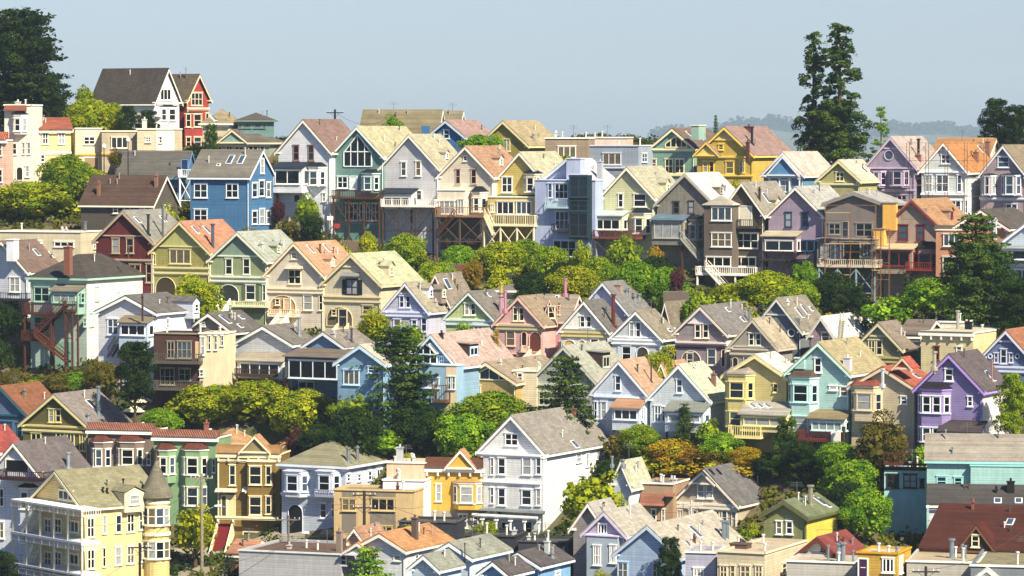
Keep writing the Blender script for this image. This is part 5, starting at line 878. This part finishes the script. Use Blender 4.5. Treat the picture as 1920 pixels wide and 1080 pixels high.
TREE_DATA = '''
layer dark 34 6 240 A14 200 | towering layered dark conifer at the top left corner
cypress dark 34 22 190 A12 190 | huge dark spreading cypress filling the top left corner
cypress dark 96 140 70 A10 205 | small dark conifer at the foot of the huge cypress
loose mid 158 152 48 A6 205 | pale leafy tree behind the hilltop hedge
big lime 165 176 110 A2 250 | wide yellow green bush left of white hilltop house
big lime 212 184 66 A4 250 | rounded yellow green bush against the white hilltop house
cypress dark 240 198 50 A0 250 | windswept dark cypress beside the white hilltop house
cypress dark 278 206 56 A-2 250 | second windswept cypress below the white gable
cypress pine 396 232 34 A-2 300 | dark cypress below the red house
round olive 216 277 34 A-12 312 | small round grey olive tree by street lamps
big mid 128 278 120 B-17 400 | domed green tree below the small yellow house
big lime 60 334 200 L14 470 | enormous rounded green tree at left below the cream house
big lime 158 300 120 L20 430 | green domed tree left of the blue wing roof
loose lime 312 372 60 L2 440 | pale climbing shrub in front of the white gable end
loose mid 340 398 50 L-4 440 | leafy shrub below the bright blue house corner
loose olive 470 415 60 D17 470 | flowering shrub at the foot of the bright blue house
round mid 576 362 62 B-6 430 | palm like yellow green tree beside white gabled house
round dark 586 395 56 B-9 460 | dark green tree in front of the white porch house
round plum 522 372 34 B-6 420 | small purple leaved tree by the bright blue house
bush olive 540 400 48 B-8 440 | olive bush between bright blue and white houses
round green 737 212 52 C-9 265 | green tree in front of the long olive roof
big green 906 243 92 C-12 315 | round green tree in front of mustard olive gable
bush lime 1062 276 50 C-13 320 | small yellow shrub before the brown box house
bush gold 1380 328 50 C-16 350 | yellow shrub under the ornate yellow victorian
conifer pine 1342 212 24 C14 260 | tiny pointed conifer on the skyline by a teal chimney
conifer lime 560 466 44 D22 520 | garden shrub left of backyard play area
loose lime 640 445 60 D26 500 | bright shrub beside the backyard play area
loose gold 690 430 52 D26 490 | slender yellow green garden tree left of centre
big mid 760 430 92 D26 510 | leafy tree under the white braced deck
bush gold 742 470 70 D20 520 | low yellow green shrub right of the pale green dormer roof
bush lime 796 500 70 D20 535 | bright low bush above the grey brown roof
conifer green 842 468 18 D24 495 | tiny clipped cone shrub under the tall brown deck
round rust 886 482 52 D12 545 | rusty red shrub in the middle garden
big lime 940 444 110 D28 540 | large yellow green tree below the mustard deck
big mid 985 440 120 D32 520 | broad green tree beneath the balustrade deck
bush gold 930 485 80 D12 545 | bright yellow green shrub in front of the rusty shrub
big mid 1030 455 90 D30 545 | green tree below blue grey modern house left side
loose lime 1093 446 60 D30 540 | light green tree under the glass stair tower
big gold 1075 487 120 D14 550 | bright golden green thicket behind the pale blue house
loose mid 1170 426 96 D30 500 | spreading green tree beneath the red deck
big green 1188 476 110 D18 560 | green thicket behind the pale blue house roof
big mid 1120 470 90 D20 550 | dense green tree in the garden right of centre
loose rust 1228 452 46 D30 520 | brownish leaved tree by the weathered house
big green 1248 490 90 D18 570 | dark green garden tree below the weathered house
round plum 1268 500 42 D17 560 | reddish leaved shrub by wooden garden fence
bush mid 1316 528 84 D13 590 | leafy bush in front of the white stair
big lime 1440 498 145 D20 570 | wide bright green tree beneath the lilac house
round green 1506 486 70 D26 560 | darker green tree between lilac and grey houses
bush gold 1396 555 70 D10 585 | low golden shrub behind grey mauve victorian
cypress dark 1598 535 90 D14 600 | dark juniper sprawl under the scaffolding
bush green 1660 545 110 D12 600 | green shrub mass right of the juniper
big green 1750 508 118 D16 600 | large round green tree below tan house with maroon frames
conifer pine 1700 512 44 D18 600 | slim dark conifer left of the round green tree
bush orange 1552 577 40 D8 600 | orange shrub by the white roofed cottage
cypress pine 1838 452 165 D18 620 | massive dark evergreen below the terracotta house
layer pine 1832 393 200 D19 620 | tall dark spire of the evergreen right of tan house
cypress dark 1905 520 110 D10 620 | dark evergreen mass at the right edge
tall pine 1526 60 84 C22 305 | very tall ragged conifer on skyline, left of the pair
tall pine 1574 44 124 C20 305 | very tall ragged conifer on skyline, right of the pair
cypress pine 1566 190 118 C24 305 | dense lower growth between the two tall conifers
column green 1652 193 46 C24 290 | slim poplar on the skyline
cypress dark 1868 184 74 C30 285 | dark pointed evergreen on the right skyline
cypress dark 1905 196 66 C28 285 | dark rounded evergreen at the right edge of the skyline
round lime 370 510 134 D-13 590 | round yellow green tree before the olive victorian
round gold 702 572 86 D-13 630 | bright yellow round street tree before the beige victorian
loose mid 768 598 96 D-16 670 | soft green tree in front of lavender victorian
round green 868 600 92 D-14 650 | flat topped green tree before the lime victorian
conifer orange 930 615 50 D-14 690 | orange tipped conifer beside the pink victorian
round gold 1238 645 88 D-14 700 | bright yellow street tree before the white and grey victorian
layer pine 742 604 215 E-12 830 | big layered dark pine left of the pink roof
layer pine 1060 660 150 E-6 800 | layered pine left of the bluish white house
cypress dark 252 640 92 E-22 745 | dark dense evergreen beside the small sunroom
big olive 190 672 84 E-14 740 | olive shrub under the white clapboard wing
big olive 120 695 110 E-10 750 | green garden tree left below zigzag stairs
big olive 30 686 100 E-9 735 | brown green thicket at left edge above the russet roof
bush dark 0 620 60 E0 690 | dark ivy mass at the left edge
loose lime 330 740 70 F10 800 | light green shrub by the garden parasol
big lime 396 708 160 F12 830 | bright yellow green tree, left part of the central grove
big lime 482 700 165 F14 830 | bright yellow green tree, middle of the central grove
big lime 560 714 135 F12 830 | rounded green tree, right part of the central grove
round plum 556 800 60 F6 830 | dusty purple shrub below the central grove
loose mid 655 724 110 F6 790 | loose green tree right of the central grove
big dark 665 752 120 F3 850 | dark shaded tree behind the bluish mansion
big dark 790 748 130 F9 860 | dark shaded tree left of the large white victorian
big mid 925 722 190 F16 850 | wide green tree behind the large white victorian
big green 866 760 120 F7 850 | green tree over the mustard row house
bush lime 762 838 40 F2 870 | small bright shrub by the peach block
conifer pine 1284 752 84 E-5 835 | dark cone shaped conifer before the white lean-to
loose mid 1330 774 70 E-5 850 | light leafy shrub between white and yellow houses
loose olive 1165 800 96 E-6 880 | olive thicket right of the large white victorian
big orange 1270 812 125 E-5 895 | orange yellow leaved tree in the middle of the slope
big rust 1325 826 110 E-6 890 | rust orange tree beside the slate roof
big orange 1398 834 95 E-6 885 | amber round tree left of the dark ivy
cypress pine 1476 782 66 E-6 900 | leaning dark cypress beside butter yellow house
cypress dark 1506 826 80 E-7 910 | dark ivy covered mass below the mint house
round olive 1655 770 132 E-8 850 | domed bronze green tree before the beige house
bush green 1735 812 80 E-7 850 | dark shrub below the purple house bay
big green 1600 848 130 E-13 960 | big deep green tree left of the teal block
big green 1625 905 110 E-21 1020 | deep green tree at the foot of the teal block
big dark 1590 895 100 E-17 1000 | dark tree behind the olive house
cypress mid 1900 700 74 E-2 820 | green tree at the right edge beside the purple house
loose lime 1112 868 170 F-10 1005 | airy yellow green tree before the large white victorian
round lime 908 973 84 F-14 1010 | round green shrub at the white victorian porch
loose gold 366 938 112 F-16 1050 | yellow green street tree beside the yellow mansion
conifer blue 430 1036 80 G-2 1120 | dark green fir in the lower left street
layer green 690 1020 130 G-22 1120 | green pine in front of orange roof cottage
cypress dark 0 1034 90 G-8 1120 | dark bush in the bottom left corner
round gold 1132 1066 60 G-10 1120 | bright yellow bush at the bottom edge
cypress dark 1256 1006 56 G-4 1100 | dark ivy climbing the blue shingled gable
bush lime 765 968 70 F-16 1010 | small green shrub before the tan modern flat
bush mid 1400 985 90 F-10 1030 | bushes between greige victorian and olive house
bush green 1590 1000 90 F-12 1040 | low bush at the yellow side wall
bush mid 1190 985 70 F-6 1020 | bush before the brown stucco house
bush lime 1412 972 30 F-14 1010 | small bush behind the olive house parapet
big green 700 470 90 D14 540 | green shrub mass above the beige victorian roof
big mid 820 480 90 D16 545 | green tree mass above the grey brown roof
big dark 1000 500 100 D12 560 | shaded green tree behind the pink victorian
big green 860 452 90 D30 540 | tree standing under the tall brown deck
big dark 1060 480 90 D24 560 | shaded tree in the middle of the garden band
big mid 1300 545 80 D20 600 | green shrub mass right of the wooden garden fence
big dark 1230 470 90 D26 560 | shaded tree at the foot of weathered wood house
big lime 1370 520 90 D18 590 | bright green tree under the white stair
big mid 1500 520 90 D18 600 | green tree beneath the renovation house corner
big dark 1560 500 90 D24 600 | shaded tree below the scaffolding deck
big green 640 480 70 D20 530 | green shrub mass under the backyard play area
loose gold 820 505 60 D10 550 | yellow green shrub left of the terracotta fence
big green 1350 800 90 E-6 880 | green tree under the butter yellow house
big mid 1200 790 90 E-6 870 | yellow green tree under the hanging porch
big green 1570 822 100 E-7 880 | green tree under the mint house deck
big dark 1450 844 90 E-6 900 | shaded tree behind the slate roof
big mid 60 706 110 E-9 770 | olive green thicket below the dark modern balcony at left
big green 150 690 110 E-9 770 | green thicket below the seafoam house
big dark 0 560 90 E14 680 | shaded tree under the left edge balcony
bush orange 1290 846 130 E-7 900 | low orange bush under the orange yellow tree
bush orange 1370 850 130 E-7 900 | wide low amber bush above the slate roof
bush gold 1225 842 90 E-7 900 | golden bush left of the orange trees
bush green 1180 850 90 E-7 910 | green bush behind the pale light green roof
big green 300 760 90 F6 820 | green shrub mass beside the garden parasol
big dark 610 790 110 F5 850 | shaded green tree between the grove and the mansion
big green 720 800 100 F6 860 | green tree behind the peach block
big mid 1010 820 120 F9 900 | green tree behind the roof of the large white victorian
big dark 1150 850 90 F6 920 | shaded tree right of the large white victorian
round lime 160 902 20 G-4 940 | potted cypress on the yellow mansion balcony
'''
def make_trees():
    for ln in TREE_DATA.strip().split('\n'):
        a, lab = ln.split('|'); t = a.split()
        if lab.strip() in ('shrub',) or 'potted' in lab: continue
        tree(t[0], t[1], float(t[2]), float(t[3]), float(t[4]), t[5], lab.strip(), float(t[6]) if len(t) > 6 else None)
# ---------------------------------------------------------------- sky, sun, far hills, air, street things
def far_hills():
    m, nt, b = newmat('far_hill_scrub'); tc = N(nt, 'ShaderNodeTexCoord'); n1 = N(nt, 'ShaderNodeTexNoise', Scale=.01, Detail=6.0); nt.links.new(tc.outputs['Object'], n1.inputs['Vector'])
    nt.links.new(mulcol(nt, (.05, .06, .03, 1), n1.outputs[0], .4, 1.6), b.inputs['Base Color']); b.inputs['Roughness'].default_value = 1
    Y = 10500
    for prof, lab in (([(1180, 300), (1215, 272), (1232, 250), (1262, 244), (1300, 254), (1345, 244), (1390, 232), (1440, 226), (1500, 236), (1560, 240), (1600, 250), (1660, 290)], 'distant wooded ridge left of the tall conifers'),
                      ([(1590, 270), (1640, 244), (1670, 236), (1695, 244), (1720, 238), (1760, 238), (1800, 243), (1835, 248), (1900, 252), (1960, 300)], 'distant wooded ridge right of the tall conifers')):
        pts = [P(x, y + 6, Y) for x, y in prof]; vs = []; n = len(pts)
        rows = [(-900, -1), (-400, .45), (0, 1), (500, .6), (1200, -1)]
        for dy, f in rows:
            for p in pts:
                base = 0; z = base + (p.z - base) * f if f > 0 else -70; vs.append((p.x, Y + dy, z))
        fs = [(r * n + i, r * n + i + 1, (r + 1) * n + i + 1, (r + 1) * n + i) for r in range(len(rows) - 1) for i in range(n - 1)]
        o = MB().add(vs, fs).build('hill', m); o['kind'] = 'structure'; o['label'] = lab
        parts = []
        for i in range(n - 1):
            k = max(3, int((pts[i + 1] - pts[i]).length / 13))
            for j in range(k):
                for dy in (0, -28, -60, -120):
                    p = pts[i].lerp(pts[i + 1], (j + random.random()) / k); r = random.uniform(10, 24); d = sph(60)
                    parts.append(leaf_quads(np.array([p.x, Y + dy, p.z - (-dy) * .22 + r * .4]) + d * r * RNG.uniform(.7, 1, (60, 1)), d, 12))
        o = put('distant_woods', crown_mesh('distant_woods', parts, leafmat('1c2a10', '2a3814'))); o['kind'] = 'stuff'; o['label'] = 'far off tree canopy on the ' + ('left' if prof[0][0] < 1500 else 'right') + ' hazy ridge'; o['category'] = 'woods'
def haze():
    o = MB().box(-9100, -300, -110, 9100, 12100, 260).build('haze', plain('ffffff')); m = bpy.data.materials.new('haze_air'); m.use_nodes = True; nt = m.node_tree
    nt.nodes.remove(nt.nodes['Principled BSDF']); v = nt.nodes.new('ShaderNodeVolumePrincipled'); v.inputs['Color'].default_value = (.6, .8, 1, 1); v.inputs['Density'].default_value = HAZE; v.inputs['Anisotropy'].default_value = 0
    nt.links.new(v.outputs[0], nt.nodes['Material Output'].inputs['Volume']); o.data.materials.clear(); o.data.materials.append(m); o['kind'] = 'stuff'; o['label'] = 'thin blue summer haze'; o['category'] = 'haze'
def world_and_light():
    w = bpy.data.worlds.new('World'); scene.world = w; w.use_nodes = True; nt = w.node_tree; bg = nt.nodes['Background']
    sk = nt.nodes.new('ShaderNodeTexSky'); sk.sky_type = 'NISHITA'; sk.sun_disc = False; sk.sun_elevation = R(SUN_EL); sk.sun_rotation = math.atan2(SUN[0], SUN[1]); sk.air_density = AIR; sk.dust_density = DUST; sk.ozone_density = 1.6; sk.altitude = 60
    tm = N(nt, 'ShaderNodeMix', data_type='RGBA', blend_type='MULTIPLY'); tm.inputs[0].default_value = 1; tm.inputs[7].default_value = (.57, .63, .84, 1); nt.links.new(sk.outputs[0], tm.inputs[6]); nt.links.new(tm.outputs[2], bg.inputs[0]); bg.inputs[1].default_value = SKY
    l = bpy.data.lights.new('sun', 'SUN'); l.energy = SUNE; l.angle = R(.5); l.color = (1, .89, .67); o = bpy.data.objects.new('sun', l); COL.objects.link(o)
    d = Vector((SUN[0] * math.cos(R(SUN_EL)), SUN[1] * math.cos(R(SUN_EL)), math.sin(R(SUN_EL)))); o.rotation_euler = d.to_track_quat('Z', 'Y').to_euler(); o.location = (0, 0, 200)
    scene.view_settings.view_transform = 'Standard'; scene.view_settings.look = 'None'; scene.view_settings.exposure = EXPO; scene.view_settings.gamma = 1
    c = bpy.data.cameras.new('camera'); c.sensor_width = 36; c.lens = F_PX / 1920 * 36; c.clip_start = 1; c.clip_end = 30000
    co = bpy.data.objects.new('camera', c); COL.objects.link(co); co.location = CAM; co.rotation_euler = (math.pi / 2 - PITCH, 0, 0); scene.camera = co
    scene.cycles.volume_bounces = 0; scene.cycles.max_bounces = 5; scene.cycles.diffuse_bounces = 3; scene.cycles.transparent_max_bounces = 8
def pole(cx, ytop, row, label, arms=1, lamp=False, w=.13, color='5a4634'):
    Y = rowZ(row, cx); p = P(cx, ytop, Y); zg = tz(p.x, p.y); H = p.z - zg
    o = thing('utility_pole', label, 'utility pole', (p.x, p.y, zg), 0, 'poles with overhead wires')
    MB().bar((0, 0, -1), (0, 0, H), (w * 1.3, w), sides=8).build('pole', plain(color, .85), o)
    for i in range(arms):
        z = H - .5 - i * 1.4; b = MB(); b.box(-1.3, -.16, z - .07, 1.3, -.02 - .0, z + .07); b.bar((-.8, -.1, z), (0, -.1, z - .7), .03); b.bar((.8, -.1, z), (0, -.1, z - .7), .03); b.build('crossarm', plain(color, .85), o)
        b = MB()
        for x in (-1.2, -.7, .7, 1.2): b.bar((x, -.1, z + .07), (x, -.1, z + .28), .05, sides=6)
        b.build('insulator', plain('c8d0d0', .3), o)
    if lamp:
        b = MB(); b.bar((0, 0, H * .62), (1.6, -.3, H * .62 + .7), .05); b.build('lamp_arm', plain('b8bcc0', .4, .5), o)
        b = MB(); b.bar((1.5, -.3, H * .62 + .7), (2.3, -.45, H * .62 + .72), (.13, .2), sides=8); b.build('lamp_head', plain('dcdce0', .4), o)
    return Vector((p.x, p.y, p.z - .3))
def wire(a, b, sag, label):
    n = 14; m = MB(); pts = [a.lerp(b, i / n) - Vector((0, 0, sag * 4 * (i / n) * (1 - i / n))) for i in range(n + 1)]
    for q, r in zip(pts[:-1], pts[1:]): m.bar(q, r, .022, sides=4)
    tag(m.build('overhead_wire', plain('3c3836', .7)), label, 'wire', 'overhead wires')
def lamp_post(cx, yglobe, row, label):
    Y = rowZ(row, cx); p = P(cx, yglobe, Y); zg = min(tz(p.x, p.y), p.z - 3); H = p.z - zg
    o = thing('street_lamp', label, 'street lamp', (p.x, p.y, zg), 0, 'globe street lamps on the hilltop')
    MB().bar((0, 0, -.5), (0, 0, .8), (.2, .14), sides=8).build('base', plain('1c1a20', .6), o); MB().bar((0, 0, .8), (0, 0, H - .25), (.1, .07), sides=8).build('pole', plain('1c1a20', .6), o)
    b = MB(); rs = [(0, .1), (.12, .26), (.3, .33), (.5, .28), (.66, .12), (.74, .03)]
    for (z0, r0), (z1, r1) in zip(rs[:-1], rs[1:]): b.bar((0, 0, H - .3 + z0), (0, 0, H - .3 + z1), (r0, r1), sides=10)
    b.build('globe', plain('e8e6dc', .4), o)
def rig():
    """scaffolding towers"""
    for (x0, x1, y0, y1, row, off, lab, c) in ((1700, 1852, 268, 400, 'C', -6, 'thin metal scaffolding around white victorian with orange roof', '6a5c58'), (1548, 1642, 385, 560, 'B', -8, 'orange brown scaffolding before the grey renovation house', '6a4a34'), (1636, 1668, 430, 556, 'B', -8, 'narrow scaffold stair tower beside the renovation house', '5c4434')):
        Y = rowZ(row, (x0 + x1) / 2) + off; a = P(x0, y0, Y); b_ = P(x1, y1, Y); W = b_.x - a.x; H = a.z - b_.z
        o = thing('scaffolding', lab, 'scaffolding', (a.x, Y, b_.z), R(-27) if W > 8 else 0, 'scaffolding'); nx = max(2, int(W / 2.6)); nz = max(3, int(H / 2.0)); m = MB(); br = MB()
        for i in range(nx + 1):
            for yy in (0, 1.1): m.bar((W * i / nx, yy, -1), (W * i / nx, yy, H), .045)
        for j in range(1, nz + 1):
            z = H * j / nz
            for yy in (0, 1.1): m.bar((0, yy, z), (W, yy, z), .035)
            if j % 2 == 0: MB().box(0, .1, z - 1.0, W * (.5 if j % 4 else 1), 1.0, z - .95).build('plank', plain('b08c58', .8), o)
        for i in range(nx): br.bar((W * i / nx, 0, H * (i % nz) / nz), (W * (i + 1) / nx, 0, H * ((i % nz) + 1) / nz), .03)
        m.build('frame', plain(c, .6), o); br.build('brace', plain(c, .6), o)
def turret():
    """round shingled turret of the yellow mansion"""
    Y = 410.5; a = P(293, 862, Y); e = P(293, 930, Y); g = P(293, 1110, Y); r = 30 * Y / F_PX
    o = thing('corner_turret', 'round turret with conical grey shingle roof on yellow mansion', 'turret', (a.x, a.y, g.z)); H = e.z - g.z; T = a.z - g.z
    b = MB(); b.bar((0, 0, 0), (0, 0, H - .1), r * .8, sides=20); w = b.build('wall', wall_mat('dcc06c'), o)
    b = MB(); b.bar((0, 0, H - .1), (0, 0, H + .5), (r * 1.08, r * .95), sides=24); b.bar((0, 0, H + .5), (0, 0, T), (r * .95, .03), sides=24); b.bar((0, 0, H - .2), (0, 0, H - .1), r * 1.02, sides=24)
    rf = b.build('roof', roof_mat('7c7660'), o); b = MB(); b.bar((0, 0, T - .1), (0, 0, T + .9), (.1, .03), sides=8); b.bar((0, 0, T + .3), (0, 0, T + .5), .14, sides=8); b.build('finial', plain('7a3a30', .6), rf)
    b = MB(); b.bar((0, 0, H - .8), (0, 0, H - .5), r * .86, sides=20); b.bar((0, 0, H - 4.4), (0, 0, H - 4.1), r * .9, sides=20); b.build('moulding', plain('e6e0c8', .55), o)
    for z in (H - 3.2, H - 7.0):
        for an in (-50, -15, 20, 55):
            t = R(an); window(o, (math.sin(t) * r * .8, -math.cos(t) * r * .8, z), t, 1.0, 2.0, 1, True, 'e6e0c8')
def street():
    mt, nt, b = newmat('worn_asphalt'); tc = N(nt, 'ShaderNodeTexCoord'); n1 = N(nt, 'ShaderNodeTexNoise', Scale=.8, Detail=6.0); nt.links.new(tc.outputs['Object'], n1.inputs['Vector'])
    nt.links.new(mulcol(nt, (.22, .2, .15, 1), n1.outputs[0], .6, 1.4), b.inputs['Base Color']); b.inputs['Roughness'].default_value = .9
    vs = []; xs = np.linspace(-42, -24, 13); ys = np.linspace(388, 424, 19)
    for x in xs:
        for y in ys: vs.append((x, y, tz(x, y) + .12))
    fs = [(i * 19 + j, (i + 1) * 19 + j, (i + 1) * 19 + j + 1, i * 19 + j + 1) for i in range(12) for j in range(18)]
    o = MB().add(vs, fs).build('road', mt); o['kind'] = 'structure'; o['label'] = 'sunlit paved street corner at lower left'
def parked_car(cx, cy, Y, col, label, rz):
    p = P(cx, cy, Y); z = tz(p.x, p.y) + .14; o = thing('parked_car', label, 'car', (p.x, p.y, z), rz, 'cars on the lower street')
    b = MB(); b.prism([(-2.2, .3), (2.2, .3), (2.25, .75), (1.3, .95), (.7, 1.42), (-.9, 1.45), (-1.7, .98), (-2.2, .85)], -.85, .85); b.build('body', plain(col, .25), o)
    b = MB(); b.prism([(1.12, .98), (.66, 1.36), (-.85, 1.38), (-1.5, .99)], -.87, .87); b.build('window', glass(0), o)
    for x in (-1.35, 1.4):
        for y in (-.86, .68): w = MB(); w.bar((x, y, .33), (x, y + .18, .33), .33, sides=14); t = w.build('wheel', plain('141414', .8), o); w = MB(); w.bar((x, y - .01, .33), (x, y + .19, .33), .18, sides=10); w.build('rim', plain('b8bcc0', .3, .6), t)
def parasol(cx, cy, row, label):
    Y = rowZ(row, cx); p = P(cx, cy, Y); H = 2.6; o = thing('garden_parasol', label, 'parasol', (p.x, p.y, p.z - H)); b = MB(); n = 8
    v = [(0, 0, H)] + [(1.7 * math.cos(6.283 * i / n), 1.7 * math.sin(6.283 * i / n), H - .62) for i in range(n)] + [(1.7 * math.cos(6.283 * i / n), 1.7 * math.sin(6.283 * i / n), H - .74) for i in range(n)]
    b.add(v, [(0, 1 + i, 1 + (i + 1) % n) for i in range(n)] + [(1 + i, 9 + i, 9 + (i + 1) % n, 1 + (i + 1) % n) for i in range(n)]); b.build('canopy', plain('e4dcb8', .8), o); MB().bar((0, 0, -1), (0, 0, H), .04, sides=6).build('pole', plain('8c7858', .7), o)
def fence(x0, x1, ytop, row, h, col, label):
    n = 14; b = MB(); po = MB(); pts = []
    for i in range(n + 1):
        x = x0 + (x1 - x0) * i / n; p = P(x, ytop, rowZ(row, x)); pts.append(p)
    o = thing('garden_fence', label, 'fence', pts[0])
    for p, q in zip(pts[:-1], pts[1:]):
        k = 6
        for j in range(k):
            a = p.lerp(q, (j + .08) / k) - pts[0]; c = p.lerp(q, (j + .92) / k) - pts[0]; dz = random.uniform(-.06, .06)
            b.add([(a.x, a.y, a.z - h), (c.x, c.y, c.z - h), (c.x, c.y, c.z + dz), (a.x, a.y, a.z + dz), (a.x, a.y + .05, a.z - h), (c.x, c.y + .05, c.z - h), (c.x, c.y + .05, c.z + dz), (a.x, a.y + .05, a.z + dz)], [(0, 1, 2, 3), (7, 6, 5, 4), (3, 2, 6, 7), (0, 3, 7, 4), (1, 5, 6, 2)])
        a = p - pts[0]; po.box(a.x - .08, a.y + .06, a.z - h, a.x + .08, a.y + .2, a.z + .15)
    b.build('boards', plain(col, .85), o); po.build('post', plain(col, .85), o)
def misc():
    far_hills(); turret(); street(); rig()
    a = pole(378, 888, 'F-19', 'tall wooden utility pole with street lamp beside yellow mansion', 1, True, .16, '9c8c6c')
    b = pole(541, 966, 'F-22', 'slim grey utility pole with lamp before the bluish mansion', 1, True, .12, '7c7468')
    c = pole(683, 920, 'F-20', 'dark wooden utility pole before the tan modern flat', 2, False, .16, '3c2c24')
    d = pole(262, 1018, 'G-12', 'dark utility pole in front of the yellow mansion', 1, False, .14, '2c2420')
    e = pole(1296, 938, 'F-14', 'pale pole with twin fittings before the greige victorian', 1, False, .12, 'd0c8b8')
    f = pole(628, 205, 'A10', 'dark utility pole on the skyline behind the white gable', 1, False, .16, '1c1828')
    g = pole(1736, 1062, 'G-18', 'short dark utility pole at the bottom right edge', 1, True, .14, '3c3428')
    h = P(720, 225, 540); 
    wire(f, h, 1.2, 'thin overhead wire running right from the skyline pole'); 
    for i, (p, q, l) in enumerate(((a, b, 'overhead wire between the lamp pole and slim grey pole'), (b, c, 'overhead wire between slim grey pole and dark wooden pole'), (c, P(905, 985, 396), 'overhead wire from dark wooden pole to the large white victorian'),
                                   (c, P(800, 948, 402), 'overhead wire from dark wooden pole to the mustard row house'), (d, a, 'overhead wire from the mansion front pole to the lamp pole'), (e, P(1430, 985, 398), 'overhead wire from the twin pole to the olive house'), (g, P(1925, 990, 352), 'overhead wire rising over the big red brown roof'))):
        wire(p, q, .9, l)
    for i, (x0, y0, Z0, x1, y1, Z1) in enumerate(((500, 1006, 398, 905, 962, 398), (330, 905, 408, 690, 945, 402), (560, 1010, 395, 330, 1060, 395), (690, 960, 398, 960, 1000, 395), (1150, 950, 398, 1500, 930, 398), (1290, 950, 396, 1660, 985, 385), (1740, 975, 372, 1925, 1030, 350), (380, 905, 410, 150, 985, 392))):
        wire(P(x0, y0, Z0), P(x1, y1, Z1), .8 + .1 * i, ['overhead wire crossing before the bluish mansion', 'overhead wire from green row house to tan flat', 'overhead wire sagging over the lower left street', 'overhead wire crossing before the mustard row house', 'overhead wire crossing before the greige victorian', 'overhead wire passing over the olive house', 'lower overhead wire by the big red brown roof', 'overhead wire over the yellow mansion roof'][i])
    lamp_post(195, 275, 'A-14', 'globe street lamp in front of tan modern house left')
    lamp_post(240, 263, 'A-14', 'globe street lamp in front of the recessed window')
    parked_car(352, 1078, 388, '101418', 'dark parked car at the bottom of the lower left street', R(20)); parked_car(1005 - 792, 344, 522, 'c8ccd0', 'pale car parked below the tan modern house', R(10))
    parasol(268, 742, 'F14', 'cream garden parasol left of the central grove'); parasol(252, 760, 'F12', 'second lower cream parasol canopy left of the central grove')
    fence(1245, 1292, 548, 'D15', 1.9, '9c8468', 'weathered board fence below the reddish shrub'); fence(840, 905, 496, 'D20', 1.8, 'a8603c', 'terracotta coloured garden fence in the middle gardens')
    fence(640, 700, 452, 'D30', 1.4, 'a08058', 'wooden backyard fence around the play area'); fence(1350, 1420, 577, 'D12', 1.4, 'c0a880', 'low pale fence at the foot of white stair')
    # basketball hoops of the back yard
    for x, y, c in ((619, 410, 'e8e8e8'), (632, 424, '8c2828')):
        p = P(x, y, 512); zg = min(tz(p.x, p.y), p.z - 3) ; o = thing('basketball_hoop', ('white' if c[0] == 'e' else 'red') + ' backboard basketball hoop in the backyard play area', 'basketball hoop', (p.x, p.y, zg)); H = p.z - zg
        MB().bar((0, .2, 0), (0, .2, H), .07, sides=6).build('pole', plain('2c2c30', .5), o); MB().box(-.42, -.02, H - .2, .42, .05, H + .35).build('backboard', plain(c, .5), o)
        b_ = MB()
        for i in range(12): b_.bar((.23 * math.cos(i * .5236), -.3 + .23 * math.sin(i * .5236), H - .25), (.23 * math.cos((i + 1) * .5236), -.3 + .23 * math.sin((i + 1) * .5236), H - .25), .02)
        b_.build('rim', plain('d0602c', .5), o)
SUN = (.58, -.81); SUN_EL = 43; SUNE = 5.0; SKY = .072; AIR = 1.0; DUST = .7; EXPO = 1.1; HAZE = .00007
SOLVED = [solve(h) for h in HOUSES]
make_terrain(); terrain_mesh()
for s in SOLVED: build_house(s)
make_trees(); undergrowth(); misc(); haze(); world_and_light()
